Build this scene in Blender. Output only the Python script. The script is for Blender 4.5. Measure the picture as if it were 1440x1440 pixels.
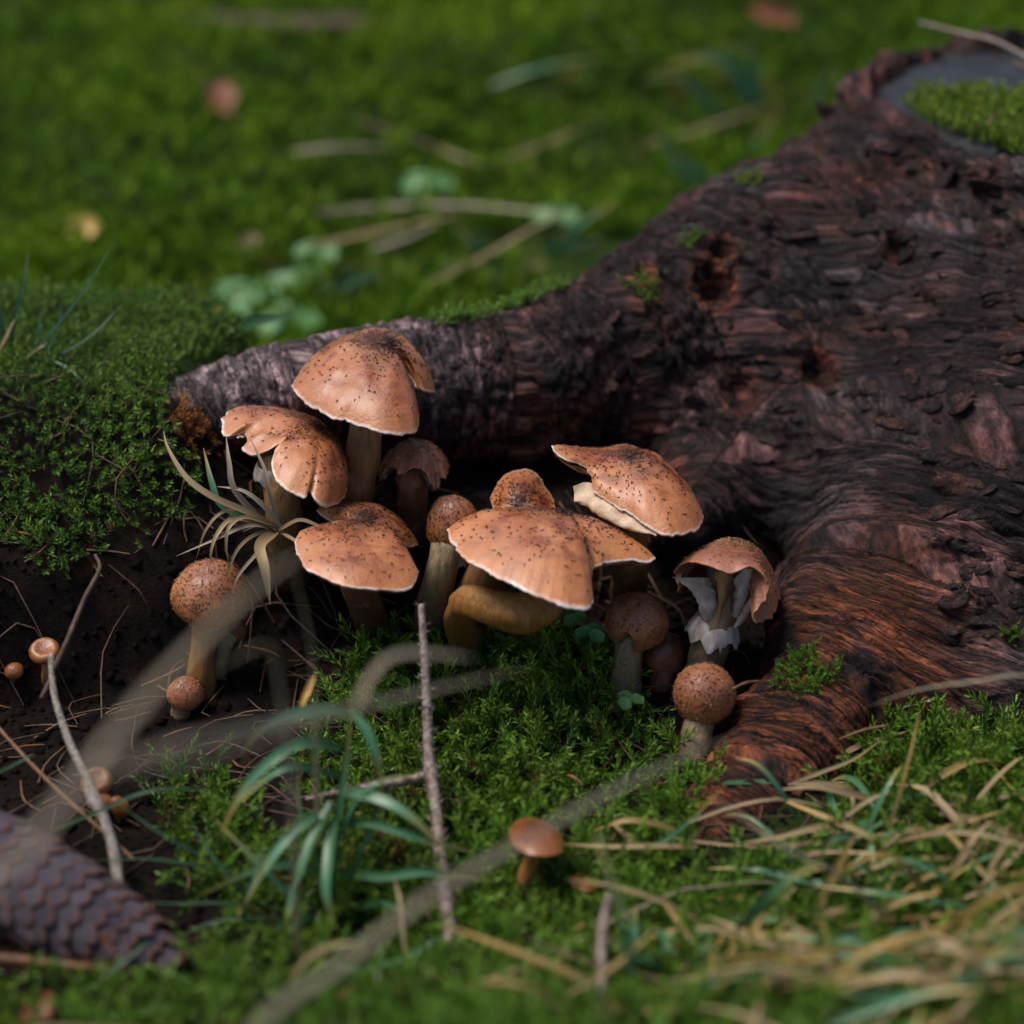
import bpy, math, random
import numpy as np
from mathutils import Vector, Matrix
from mathutils.bvhtree import BVHTree

for o_ in list(bpy.data.objects):
    bpy.data.objects.remove(o_, do_unlink=True)
SC = bpy.context.scene
COL = SC.collection
RNG = np.random.default_rng(11)
R = random.Random(5)

# ------------------------------------------------------------------ camera
PITCH = math.radians(28.0)
FOCUS = 0.600                      # metres to the mushrooms
FOC = np.array([0.0, 0.0, 0.05])
FWD = np.array([0.0, math.cos(PITCH), -math.sin(PITCH)])
UPV = np.array([0.0, math.sin(PITCH), math.cos(PITCH)])
RGT = np.array([1.0, 0.0, 0.0])
CAMP = FOC - FWD * FOCUS
TANH = 0.25
cd = bpy.data.cameras.new('camera')
cam = bpy.data.objects.new('camera', cd)
COL.objects.link(cam)
cam.location = CAMP
cam.rotation_euler = (math.pi / 2 - PITCH, 0, 0)
cd.sensor_width = 36
cd.lens = 18 / TANH
cd.clip_start = 0.02
cd.clip_end = 400
cd.dof.use_dof = True
cd.dof.focus_distance = 0.592
cd.dof.aperture_fstop = 6.2
SC.camera = cam

# ------------------------------------------------------------------ light: soft overcast light in the forest
SUN_EL, SUN_AZ = math.radians(66), math.radians(-80)      # from above and a little left
wd = bpy.data.worlds.new('World')
SC.world = wd
wd.use_nodes = True
wn = wd.node_tree
sky = wn.nodes.new('ShaderNodeTexSky')
sky.sky_type = 'NISHITA'
sky.sun_disc = False
sky.sun_elevation = SUN_EL
sky.sun_rotation = SUN_AZ
sky.air_density = 1.0
sky.dust_density = 3.0
sky.ozone_density = 1.0
bg = wn.nodes['Background']
bg.inputs['Strength'].default_value = 0.058
wn.links.new(sky.outputs[0], bg.inputs['Color'])
sd = bpy.data.lights.new('sun', 'SUN')
sun = bpy.data.objects.new('sun', sd)
COL.objects.link(sun)
sd.energy = 1.5
sd.angle = math.radians(24)
sd.color = (1.0, 0.93, 0.84)
sdir = Vector((math.sin(SUN_AZ) * math.cos(SUN_EL), math.cos(SUN_AZ) * math.cos(SUN_EL), math.sin(SUN_EL)))
sun.rotation_euler = sdir.to_track_quat('Z', 'Y').to_euler()
SC.view_settings.view_transform = 'Standard'
SC.view_settings.look = 'None'
SC.view_settings.gamma = 1.0
SC.view_settings.use_curve_mapping = False
SC.view_settings.exposure = 1.12
SC.cycles.use_denoising = True
SC.cycles.max_bounces = 6
SC.cycles.diffuse_bounces = 3
SC.cycles.glossy_bounces = 2
SC.cycles.transmission_bounces = 3

# ------------------------------------------------------------------ maths
def pix(px, py, d):
    """photo pixel and distance along the view axis -> point in the place"""
    return CAMP + FWD * d + RGT * ((px - 720) / 720 * TANH * d) + UPV * ((720 - py) / 720 * TANH * d)

def proj(P):
    P = np.asarray(P, float) - CAMP
    d = P @ FWD
    return 720 + (P @ RGT) / d / TANH * 720, 720 - (P @ UPV) / d / TANH * 720, d

def unit(v):
    v = np.asarray(v, float)
    return v / np.maximum(np.linalg.norm(v, axis=-1, keepdims=True), 1e-12)

def ss(a, b, x):
    t = np.clip((np.asarray(x, float) - a) / (b - a), 0, 1)
    return t * t * (3 - 2 * t)

def _h(ix, iy, iz, seed):
    h = (ix.astype(np.uint32) * np.uint32(374761393) + iy.astype(np.uint32) * np.uint32(668265263)
         + iz.astype(np.uint32) * np.uint32(2147483647) + np.uint32((seed * 974711) & 0xffffffff))
    h = (h ^ (h >> np.uint32(13))) * np.uint32(1274126177)
    h = h ^ (h >> np.uint32(16))
    h = h * np.uint32(2246822519)
    h = h ^ (h >> np.uint32(15))
    return (h & np.uint32(0xffffff)).astype(np.float32) / 16777215.0

def vn(P, seed=0):
    """value noise in -1..1"""
    P = np.asarray(P, np.float64)
    I = np.floor(P)
    f = (P - I).astype(np.float32)
    f = f * f * f * (f * (f * 6 - 15) + 10)
    I = I.astype(np.int64)
    x, y, z = I[..., 0], I[..., 1], I[..., 2]
    out = 0
    for dx in (0, 1):
        for dy in (0, 1):
            for dz in (0, 1):
                w = (f[..., 0] if dx else 1 - f[..., 0]) * (f[..., 1] if dy else 1 - f[..., 1]) * (f[..., 2] if dz else 1 - f[..., 2])
                out = out + w * _h(x + dx, y + dy, z + dz, seed)
    return out * 2 - 1

def fbm(P, o=4, seed=0, g=0.5):
    P = np.asarray(P, np.float64)
    a, s, t = 1.0, 0.0, 0.0
    for i in range(o):
        s = s + a * vn(P * 2 ** i + 17.3 * i, seed + i)
        t += a
        a *= g
    return s / t

def fb2(x, y, f, o=4, seed=0):
    P = np.stack([np.asarray(x, float) * f, np.asarray(y, float) * f, np.zeros_like(np.asarray(x, float)) + 0.37], -1)
    return fbm(P, o, seed)

def worley(P, seed=0):
    """distance to nearest and second nearest cell point, and a cell number"""
    P = np.asarray(P, np.float64)
    I = np.floor(P).astype(np.int64)
    f1 = np.full(P.shape[:-1], 9.0)
    f2 = f1.copy()
    cid = np.zeros(P.shape[:-1])
    for dx in (-1, 0, 1):
        for dy in (-1, 0, 1):
            for dz in (-1, 0, 1):
                x, y, z = I[..., 0] + dx, I[..., 1] + dy, I[..., 2] + dz
                q = np.stack([x + _h(x, y, z, seed), y + _h(x, y, z, seed + 1), z + _h(x, y, z, seed + 2)], -1)
                d = np.linalg.norm(P - q, axis=-1)
                n = d < f1
                f2 = np.where(n, f1, np.minimum(f2, d))
                cid = np.where(n, _h(x, y, z, seed + 5), cid)
                f1 = np.where(n, d, f1)
    return f1, f2, cid

def spline(pts, n, closed=False):
    """Catmull-Rom through points of any dimension"""
    P = np.asarray(pts, float)
    m = len(P)
    if closed:
        Q = np.vstack([P[-1], P, P[0], P[1]])
        segs = m
    else:
        Q = np.vstack([2 * P[0] - P[1], P, 2 * P[-1] - P[-2]])
        segs = m - 1
    L = np.linalg.norm(np.diff(Q[1:segs + 2, :3], axis=0), axis=1)
    c = np.concatenate([[0], np.cumsum(L)])
    u = np.linspace(0, c[-1], n, endpoint=not closed)
    k = np.clip(np.searchsorted(c, u, side='right') - 1, 0, segs - 1)
    t = ((u - c[k]) / np.maximum(L[k], 1e-12))[:, None]
    a, b, cc, d = Q[k], Q[k + 1], Q[k + 2], Q[k + 3]
    return 0.5 * (2 * b + (cc - a) * t + (2 * a - 5 * b + 4 * cc - d) * t * t + (3 * b - a - 3 * cc + d) * t ** 3)

# ------------------------------------------------------------------ mesh and object helpers
def mesh(name, V, Fs, smooth=True, attrs=None):
    """one mesh from numpy vertices and a list of face arrays; attrs: name -> (n,) float or (n,3) colour"""
    if not isinstance(Fs, (list, tuple)):
        Fs = [Fs]
    Fs = [np.asarray(F, np.int64) for F in Fs if len(F)]
    V = np.asarray(V, float)
    me = bpy.data.meshes.new(name)
    me.vertices.add(len(V))
    me.vertices.foreach_set('co', V.ravel())
    nl = sum(F.size for F in Fs)
    npoly = sum(len(F) for F in Fs)
    me.loops.add(nl)
    me.polygons.add(npoly)
    me.loops.foreach_set('vertex_index', np.concatenate([F.ravel() for F in Fs]).astype(np.int32))
    tot = np.concatenate([np.full(len(F), F.shape[1]) for F in Fs])
    me.polygons.foreach_set('loop_start', np.concatenate([[0], np.cumsum(tot)[:-1]]).astype(np.int32))
    me.update(calc_edges=True)
    if smooth:
        me.polygons.foreach_set('use_smooth', np.ones(npoly, bool))
    for k, a in (attrs or {}).items():
        a = np.asarray(a, np.float32)
        if a.ndim == 1:
            at = me.attributes.new(k, 'FLOAT', 'POINT')
            at.data.foreach_set('value', a)
        elif k == 'grain':
            at = me.attributes.new(k, 'FLOAT_VECTOR', 'POINT')
            at.data.foreach_set('vector', a.ravel())
        else:
            at = me.attributes.new(k, 'FLOAT_COLOR', 'POINT')
            at.data.foreach_set('color', np.concatenate([a, np.ones((len(a), 1), np.float32)], 1).ravel())
    return me

def tag(o, label=None, cat=None, group=None, kind=None):
    if label: o['label'] = label
    if cat: o['category'] = cat
    if group: o['group'] = group
    if kind: o['kind'] = kind
    return o

def link(name, me, m, parent=None):
    o = bpy.data.objects.new(name, me)
    COL.objects.link(o)
    if m is not None and me is not None and not me.materials:
        me.materials.append(m)
    if parent is not None:
        o.parent = parent
    return o

def thing(name, label, cat, loc, group=None):
    o = bpy.data.objects.new(name, None)
    COL.objects.link(o)
    o.empty_display_size = 0.01
    o.location = loc
    tag(o, label, cat, group)
    return o

def part(root, name, V, Fs, m, smooth=True, attrs=None, parent=None, kind=None):
    """a part in world coordinates; its thing stands unrotated at root.location"""
    o = link(name, mesh(name, np.asarray(V) - np.array(root.location), Fs, smooth, attrs), m, parent or root)
    if kind: o['kind'] = kind
    return o

def grid_faces(nu, nv, closed_v=False):
    """quads of a nu x nv lattice (index u*nv+v)"""
    i = np.arange(nu - 1)[:, None]
    j = np.arange(nv if closed_v else nv - 1)[None, :]
    j2 = (j + 1) % nv
    return np.stack([i * nv + j, i * nv + j2, (i + 1) * nv + j2, (i + 1) * nv + j], -1).reshape(-1, 4)

def tube(pts, rad, nseg=24, nr=12, lump=0.0, seed=0, caps=True):
    """tapered tube through points -> V, [quads, ...], t"""
    A = np.column_stack([np.asarray(pts, float), np.asarray(rad, float)])
    S = spline(A, nseg)
    P, r = S[:, :3], np.maximum(S[:, 3], 1e-5)
    T = unit(np.gradient(P, axis=0))
    n = np.cross(T[0], [0.31, 0.17, 0.93])
    n = unit(n)
    Ns = []
    for t in T:
        n = unit(n - t * (n @ t))
        Ns.append(n)
    Nn = np.array(Ns)
    B = np.cross(T, Nn)
    a = np.linspace(0, 2 * math.pi, nr, endpoint=False)
    ring = Nn[:, None] * np.cos(a)[None, :, None] + B[:, None] * np.sin(a)[None, :, None]
    rr = r[:, None]
    if lump:
        q = np.stack([np.cos(a)[None, :] * 2 + 0 * rr, np.sin(a)[None, :] * 2 + 0 * rr, np.linspace(0, 9, nseg)[:, None] + 0 * a[None, :]], -1)
        rr = rr * (1 + lump * fbm(q, 3, seed))
    V = P[:, None] + ring * rr[..., None]
    t = np.repeat(np.linspace(0, 1, nseg), nr)
    F = [grid_faces(nseg, nr, True)]
    if caps:
        F += [np.arange(nr)[None, ::-1], ((nseg - 1) * nr + np.arange(nr))[None, :]]
    return V.reshape(-1, 3), F, t

# ------------------------------------------------------------------ materials
def new_mat(name):
    m = bpy.data.materials.new(name)
    m.use_nodes = True
    nt = m.node_tree
    b = nt.nodes['Principled BSDF']
    def N(typ, ins=None, **props):
        n = nt.nodes.new(typ)
        for k, v in props.items():
            setattr(n, k, v)
        for k, v in (ins or {}).items():
            s = n.inputs[k]
            if hasattr(v, 'is_output'):
                nt.links.new(v, s)
            else:
                s.default_value = v
        return n
    def S(k, v):
        s = b.inputs[k]
        if hasattr(v, 'is_output'):
            nt.links.new(v, s)
        else:
            s.default_value = v
    return m, N, S

def c4(c):
    return (c[0], c[1], c[2], 1)

def mixc(N, f, a, b, mode='MIX'):
    n = N('ShaderNodeMix', data_type='RGBA', blend_type=mode)
    for k, v in ((0, f), (6, a), (7, b)):
        if hasattr(v, 'is_output'):
            n.id_data.links.new(v, n.inputs[k])
        else:
            n.inputs[k].default_value = v if k == 0 else c4(v)
    return n.outputs[2]

def ramp(N, f, stops):
    n = N('ShaderNodeValToRGB', {0: f})
    e = n.color_ramp.elements
    while len(e) < len(stops):
        e.new(0.5)
    for q, (p, c) in zip(e, stops):
        q.position = p
        q.color = c4(c) if not isinstance(c, (int, float)) else (c, c, c, 1)
    return n.outputs[0]

def noise(N, co, scale, detail=4, rough=0.6, dist=0.0):
    return N('ShaderNodeTexNoise', {'Vector': co, 'Scale': scale, 'Detail': detail, 'Roughness': rough, 'Distortion': dist}).outputs['Fac']

def bump(N, h, dist, strength=1.0, prev=None):
    ins = {'Height': h, 'Distance': dist, 'Strength': strength}
    if prev is not None:
        ins['Normal'] = prev
    return N('ShaderNodeBump', ins).outputs[0]

def attr(N, name, out='Fac'):
    return N('ShaderNodeAttribute', attribute_name=name).outputs[out]

def mapped(N, co, sc):
    return N('ShaderNodeMapping', {'Vector': co, 'Scale': sc}).outputs[0]

def obj_co(N):
    return N('ShaderNodeTexCoord').outputs['Object']

def mat_soil():
    m, N, S = new_mat('soil')
    co = obj_co(N)
    c = ramp(N, noise(N, co, 90, 6, 0.7), [(0.3, (0.004, 0.003, 0.003)), (0.55, (0.013, 0.009, 0.007)), (0.75, (0.038, 0.021, 0.012))])
    g = ramp(N, noise(N, co, 9, 5, 0.65), [(0.3, (0.014, 0.030, 0.006)), (0.5, (0.030, 0.062, 0.008)), (0.72, (0.060, 0.070, 0.012))])
    S('Base Color', mixc(N, attr(N, 'green'), c, g))
    S('Roughness', 0.9)
    S('Specular IOR Level', 0.1)
    S('Normal', bump(N, noise(N, co, 260, 6, 0.75), 0.004, 0.9))
    return m

def mat_bark():
    m, N, S = new_mat('bark')
    co = obj_co(N)
    bk = attr(N, 'grain', 'Vector')
    base = attr(N, 'tint', 'Color')
    wob = N('ShaderNodeTexNoise', {'Vector': bk, 'Scale': 130.0, 'Detail': 3.0}).outputs['Color']
    bw = N('ShaderNodeVectorMath', {0: bk, 1: N('ShaderNodeVectorMath', {0: wob, 'Scale': 0.0028}, operation='SCALE').outputs[0]}, operation='ADD').outputs[0]
    v = N('ShaderNodeTexVoronoi', {'Vector': mapped(N, bw, (520, 170, 170)), 'Scale': 1.0}, feature='DISTANCE_TO_EDGE').outputs['Distance']
    vc = N('ShaderNodeTexVoronoi', {'Vector': mapped(N, bw, (520, 170, 170)), 'Scale': 1.0}).outputs['Color']
    cell = N('ShaderNodeSeparateColor', {0: vc}).outputs[0]
    f1 = noise(N, mapped(N, bw, (600, 95, 95)), 1.0, 6, 0.72, 0.3)
    f2 = noise(N, co, 520, 6, 0.75)
    crack = ramp(N, v, [(0.0, 1.0), (0.10, 0.0)])
    line = ramp(N, f1, [(0.38, 1.0), (0.50, 0.0)])
    c = mixc(N, 0.85, base, ramp(N, cell, [(0.0, (0.22, 0.20, 0.22)), (0.55, (0.9, 0.85, 0.84)), (0.85, (1.45, 1.25, 1.25)), (1.0, (2.1, 1.75, 1.75))]), 'MULTIPLY')
    c = mixc(N, line, c, (0.006, 0.005, 0.005))
    c = mixc(N, N('ShaderNodeMath', {0: crack, 1: 0.8}, operation='MULTIPLY').outputs[0], c, (0.005, 0.004, 0.004))
    c = mixc(N, ramp(N, f2, [(0.63, 0.0), (0.72, 0.6)]), c, (0.20, 0.125, 0.12))
    f4 = noise(N, mapped(N, bw, (2600, 900, 900)), 1.0, 4, 0.7)
    c = mixc(N, 1.0, c, ramp(N, f4, [(0.34, (0.25, 0.25, 0.28)), (0.5, (0.95, 0.92, 0.90)), (0.66, (2.2, 1.95, 1.85))]), 'MULTIPLY')
    S('Base Color', c)
    S('Roughness', ramp(N, noise(N, co, 240, 4), [(0.36, 0.22), (0.50, 0.8)]))
    S('Specular IOR Level', 0.22)
    n3 = noise(N, mapped(N, bw, (300, 130, 130)), 1.0, 3, 0.55)
    st3 = N('ShaderNodeMath', {0: n3, 1: 0.07}, operation='SNAP').outputs[0]
    hgt = mixc(N, 0.5, f1, ramp(N, v, [(0.0, 0.0), (0.22, 1.0)]))
    hgt = mixc(N, 0.45, hgt, N('ShaderNodeMath', {0: st3, 1: 1.6}, operation='MULTIPLY').outputs[0])
    b1 = bump(N, hgt, 0.0022, 1.0)
    S('Normal', bump(N, f4, 0.0009, 0.9, bump(N, f2, 0.0014, 0.9, b1)))
    return m

def mat_flake():
    m, N, S = new_mat('bark_flake')
    co = obj_co(N)
    rnd = N('ShaderNodeObjectInfo').outputs['Random']
    base = ramp(N, rnd, [(0.0, (0.020, 0.015, 0.016)), (0.25, (0.045, 0.029, 0.032)), (0.45, (0.068, 0.043, 0.046)), (0.62, (0.040, 0.033, 0.030)), (0.85, (0.080, 0.046, 0.042)), (1.0, (0.105, 0.048, 0.034))])
    f1 = noise(N, mapped(N, co, (0.9, 5.5, 2.5)), 1.0, 5, 0.65, 0.3)
    c = mixc(N, ramp(N, f1, [(0.38, 0.9), (0.52, 0.0)]), base, (0.010, 0.008, 0.008))
    f4 = noise(N, co, 4.5, 6, 0.75)
    c = mixc(N, 1.0, c, ramp(N, f4, [(0.36, (0.25, 0.25, 0.28)), (0.5, (0.95, 0.92, 0.90)), (0.64, (2.3, 2.0, 1.9))]), 'MULTIPLY')
    S('Base Color', c)
    S('Roughness', ramp(N, noise(N, co, 3, 3), [(0.35, 0.3), (0.55, 0.8)]))
    S('Specular IOR Level', 0.25)
    S('Normal', bump(N, f4, 0.25, 0.9, bump(N, f1, 0.3, 0.9)))
    return m

def mat_cut():
    m, N, S = new_mat('cut_wood')
    co = obj_co(N)
    w = noise(N, mapped(N, co, (90, 500, 90)), 1.0, 5, 0.65, 0.6)
    S('Base Color', ramp(N, w, [(0.3, (0.006, 0.008, 0.011)), (0.5, (0.018, 0.022, 0.030)), (0.7, (0.060, 0.056, 0.056))]))
    S('Roughness', 0.55)
    S('Specular IOR Level', 0.3)
    S('Normal', bump(N, w, 0.0016, 0.8))
    return m

def mat_cap(name, mid, pale, dark, edge, wet=0.42):
    m, N, S = new_mat(name)
    co = obj_co(N)
    s = attr(N, 's')
    blot = noise(N, co, 95, 4, 0.6)
    fine = noise(N, co, 900, 4, 0.7)
    c = mixc(N, ramp(N, blot, [(0.38, 0.0), (0.62, 1.0)]), mid, pale)
    c = mixc(N, ramp(N, noise(N, co, 48, 3, 0.6), [(0.42, 0.0), (0.64, 0.55)]), c, tuple(x * y for x, y in zip(mid, (0.8, 0.62, 0.55))))
    c = mixc(N, ramp(N, noise(N, co, 150, 3, 0.5, 0.5), [(0.52, 0.0), (0.66, 0.7)]), c, tuple(x * y for x, y in zip(mid, (0.55, 0.45, 0.55))))
    sm = N('ShaderNodeMath', {0: s, 1: N('ShaderNodeMath', {0: fine, 1: 0.16}, operation='MULTIPLY').outputs[0]}, operation='ADD').outputs[0]
    c = mixc(N, ramp(N, sm, [(0.15, 0.92), (0.34, 0.55), (0.66, 0.0)]), c, dark)
    c = mixc(N, ramp(N, s, [(0.74, 0.0), (0.97, 0.6)]), c, pale)
    c = mixc(N, ramp(N, N('ShaderNodeMath', {0: s, 1: N('ShaderNodeMath', {0: fine, 1: 0.03, 2: -0.015}, operation='MULTIPLY_ADD').outputs[0]}, operation='ADD').outputs[0], [(0.982, 0.0), (1.0, 1.0)]), c, mixc(N, ramp(N, noise(N, co, 85, 2), [(0.40, 0.75), (0.56, 0.0)]), edge, pale))
    c = mixc(N, ramp(N, fine, [(0.62, 0.0), (0.75, 0.35)]), c, tuple(x * 0.45 for x in mid))
    S('Base Color', c)
    S('Roughness', ramp(N, blot, [(0.35, wet - 0.10), (0.65, wet + 0.12)]))
    S('Specular IOR Level', 0.55)
    S('Coat Weight', 0.25)
    S('Coat Roughness', 0.28)
    S('Subsurface Weight', 0.25)
    S('Subsurface Radius', (1.0, 0.45, 0.22))
    S('Subsurface Scale', 0.0022)
    S('Normal', bump(N, fine, 0.0006, 0.55, bump(N, blot, 0.002, 0.35)))
    return m

def mat_gill():
    m, N, S = new_mat('gill')
    co = obj_co(N)
    S('Base Color', ramp(N, noise(N, co, 220, 4), [(0.35, (0.36, 0.22, 0.13)), (0.65, (0.62, 0.47, 0.33))]))
    S('Roughness', 0.6)
    S('Subsurface Weight', 0.3)
    S('Subsurface Scale', 0.002)
    S('Subsurface Radius', (1, 0.6, 0.35))
    return m

def mat_white():
    m, N, S = new_mat('veil')
    co = obj_co(N)
    f = noise(N, mapped(N, co, (300, 300, 90)), 1.0, 5, 0.65)
    S('Base Color', ramp(N, f, [(0.3, (0.22, 0.14, 0.10)), (0.62, (0.55, 0.48, 0.45))]))
    S('Roughness', 0.6)
    S('Subsurface Weight', 0.3)
    S('Subsurface Scale', 0.002)
    S('Normal', bump(N, f, 0.001, 0.7))
    return m

def mat_stem(name, top, mid, low):
    m, N, S = new_mat(name)
    co = obj_co(N)
    f = noise(N, mapped(N, co, (650, 650, 70)), 1.0, 5, 0.65, 0.3)
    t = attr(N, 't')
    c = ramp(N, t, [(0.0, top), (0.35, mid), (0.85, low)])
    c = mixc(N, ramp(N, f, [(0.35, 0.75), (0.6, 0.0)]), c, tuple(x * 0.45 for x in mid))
    c = mixc(N, ramp(N, noise(N, co, 200, 4), [(0.55, 0.0), (0.72, 0.5)]), c, (0.34, 0.25, 0.15))
    S('Base Color', c)
    S('Roughness', 0.55)
    S('Subsurface Weight', 0.15)
    S('Subsurface Scale', 0.002)
    S('Normal', bump(N, f, 0.0010, 0.8))
    return m

def mat_scale(name, a, b):
    m, N, S = new_mat(name)
    S('Base Color', ramp(N, attr(N, 'rnd'), [(0.0, a), (1.0, b)]))
    S('Roughness', 0.7)
    return m

def mat_moss(name, lo, mid, hi, rough=0.5, spec=0.3):
    m, N, S = new_mat(name)
    t = attr(N, 't')
    r = attr(N, 'rnd')
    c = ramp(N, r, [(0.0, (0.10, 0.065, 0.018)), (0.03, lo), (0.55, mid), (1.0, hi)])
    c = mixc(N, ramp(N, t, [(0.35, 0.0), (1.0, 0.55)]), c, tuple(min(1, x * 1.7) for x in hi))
    S('Base Color', c)
    S('Roughness', rough)
    S('Specular IOR Level', spec)
    tr = N('ShaderNodeBsdfTranslucent', {'Color': c})
    mx = N('ShaderNodeMixShader', {0: 0.22})
    nt = m.node_tree
    nt.links.new(nt.nodes['Principled BSDF'].outputs[0], mx.inputs[1])
    nt.links.new(tr.outputs[0], mx.inputs[2])
    nt.links.new(mx.outputs[0], nt.nodes['Material Output'].inputs['Surface'])
    return m

def mat_blade(name, base, mid, tip, rough=0.45):
    m, N, S = new_mat(name)
    t = attr(N, 't')
    co = obj_co(N)
    rnd = N('ShaderNodeObjectInfo').outputs['Random']
    tt = N('ShaderNodeMath', {0: t, 1: N('ShaderNodeMath', {0: noise(N, co, 70, 3), 1: 0.5, 2: -0.25}, operation='MULTIPLY_ADD').outputs[0]}, operation='ADD').outputs[0]
    c = ramp(N, tt, [(0.0, base), (0.55, mid), (0.95, tip)])
    c = mixc(N, N('ShaderNodeMath', {0: rnd, 1: 0.4}, operation='MULTIPLY').outputs[0], c, tuple(x * 0.45 for x in mid))
    S('Base Color', c)
    S('Roughness', rough)
    tr = N('ShaderNodeBsdfTranslucent', {'Color': c})
    mx = N('ShaderNodeMixShader', {0: 0.2})
    nt = m.node_tree
    nt.links.new(nt.nodes['Principled BSDF'].outputs[0], mx.inputs[1])
    nt.links.new(tr.outputs[0], mx.inputs[2])
    nt.links.new(mx.outputs[0], nt.nodes['Material Output'].inputs['Surface'])
    return m

def mat_plain(name, a, b, scale=200, rough=0.6, bd=0.0008, stretch=(1, 1, 1)):
    m, N, S = new_mat(name)
    co = mapped(N, obj_co(N), stretch)
    f = noise(N, co, scale, 5, 0.65)
    S('Base Color', ramp(N, f, [(0.32, a), (0.68, b)]))
    S('Roughness', rough)
    S('Normal', bump(N, f, bd, 0.8))
    return m

def mat_cone():
    m, N, S = new_mat('cone_scale')
    co = obj_co(N)
    rnd = N('ShaderNodeObjectInfo').outputs['Random']
    e = attr(N, 's')
    f = noise(N, co, 500, 4, 0.7)
    c = mixc(N, rnd, (0.040, 0.033, 0.046), (0.105, 0.085, 0.108))
    c = mixc(N, ramp(N, e, [(0.35, 0.0), (0.9, 0.9)]), c, (0.20, 0.075, 0.045))
    c = mixc(N, ramp(N, f, [(0.6, 0.0), (0.72, 0.8)]), c, (0.02, 0.014, 0.014))
    S('Base Color', c)
    S('Roughness', 0.42)
    S('Normal', bump(N, f, 0.0006, 0.7))
    return m

MAT = dict(
    soil=mat_soil(), bark=mat_bark(), flake=mat_flake(), cut=mat_cut(), gill=mat_gill(), veil=mat_white(), cone=mat_cone(),
    cap_tan=mat_cap('cap_tan', (0.29, 0.074, 0.019), (0.53, 0.205, 0.072), (0.052, 0.019, 0.010), (0.78, 0.74, 0.68)),
    cap_orange=mat_cap('cap_orange', (0.40, 0.130, 0.042), (0.52, 0.205, 0.080), (0.15, 0.045, 0.016), (0.74, 0.62, 0.48)),
    cap_brown=mat_cap('cap_brown', (0.20, 0.066, 0.032), (0.34, 0.125, 0.060), (0.060, 0.024, 0.014), (0.36, 0.17, 0.09), 0.5),
    cap_honey=mat_cap('cap_honey', (0.30, 0.110, 0.022), (0.40, 0.170, 0.035), (0.22, 0.070, 0.016), (0.42, 0.22, 0.06), 0.35),
    cap_bun=mat_cap('cap_bun', (0.37, 0.130, 0.046), (0.50, 0.215, 0.080), (0.24, 0.080, 0.040), (0.44, 0.20, 0.065), 0.5),
    cap_russet=mat_cap('cap_russet', (0.20, 0.058, 0.018), (0.32, 0.110, 0.025), (0.085, 0.026, 0.011), (0.50, 0.22, 0.05), 0.35),
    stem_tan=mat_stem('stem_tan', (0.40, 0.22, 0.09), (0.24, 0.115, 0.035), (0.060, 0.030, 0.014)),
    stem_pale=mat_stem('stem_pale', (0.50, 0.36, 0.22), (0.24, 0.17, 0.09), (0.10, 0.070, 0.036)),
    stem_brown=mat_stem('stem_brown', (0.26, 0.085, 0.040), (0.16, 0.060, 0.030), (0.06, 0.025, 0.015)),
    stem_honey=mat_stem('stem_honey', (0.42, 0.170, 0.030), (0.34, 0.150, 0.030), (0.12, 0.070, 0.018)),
    tuft=mat_scale('cap_hairs', (0.038, 0.014, 0.007), (0.11, 0.040, 0.016)),
    fuzz=mat_scale('cap_fuzz', (0.14, 0.050, 0.018), (0.55, 0.30, 0.12)),
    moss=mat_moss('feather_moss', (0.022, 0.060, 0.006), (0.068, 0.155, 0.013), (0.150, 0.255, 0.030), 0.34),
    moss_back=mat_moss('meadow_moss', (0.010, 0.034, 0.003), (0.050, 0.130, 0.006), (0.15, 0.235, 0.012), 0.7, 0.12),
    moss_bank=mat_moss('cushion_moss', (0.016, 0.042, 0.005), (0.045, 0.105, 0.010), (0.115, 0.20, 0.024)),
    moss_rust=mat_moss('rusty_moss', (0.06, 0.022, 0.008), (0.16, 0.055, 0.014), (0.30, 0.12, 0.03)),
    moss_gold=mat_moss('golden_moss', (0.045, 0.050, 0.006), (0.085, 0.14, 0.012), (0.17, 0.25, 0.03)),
    grass=mat_blade('grass_green', (0.045, 0.130, 0.040), (0.085, 0.240, 0.120), (0.46, 0.32, 0.06), 0.38),
    grass_thin=mat_blade('grass_dark', (0.020, 0.060, 0.018), (0.025, 0.090, 0.040), (0.05, 0.12, 0.05)),
    straw=mat_blade('straw', (0.20, 0.125, 0.055), (0.36, 0.26, 0.13), (0.44, 0.32, 0.15), 0.55),
    straw_gold=mat_blade('straw_gold', (0.12, 0.13, 0.03), (0.34, 0.22, 0.06), (0.50, 0.30, 0.07), 0.5),
    straw_grey=mat_blade('straw_grey', (0.26, 0.20, 0.13), (0.34, 0.28, 0.20), (0.40, 0.33, 0.23), 0.6),
    twig=mat_plain('twig_bark', (0.08, 0.040, 0.025), (0.36, 0.28, 0.25), 520, 0.6),
    twig_pale=mat_plain('pale_twig_bark', (0.05, 0.038, 0.03), (0.40, 0.35, 0.30), 700, 0.6, 0.0012, (1, 1, 1)),
    twig_dark=mat_plain('dark_twig_bark', (0.030, 0.016, 0.011), (0.11, 0.055, 0.032), 420, 0.65),
    needle=mat_plain('dry_needle', (0.06, 0.026, 0.011), (0.20, 0.085, 0.028), 300, 0.55),
    leafbrown=mat_plain('dead_leaf', (0.10, 0.030, 0.014), (0.28, 0.090, 0.030), 200, 0.55, 0.001),
    leafyellow=mat_plain('yellow_leaf', (0.52, 0.32, 0.07), (0.70, 0.50, 0.14), 200, 0.5),
    clover=mat_plain('clover_leaf', (0.045, 0.14, 0.030), (0.075, 0.21, 0.050), 200, 0.5),
)

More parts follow.
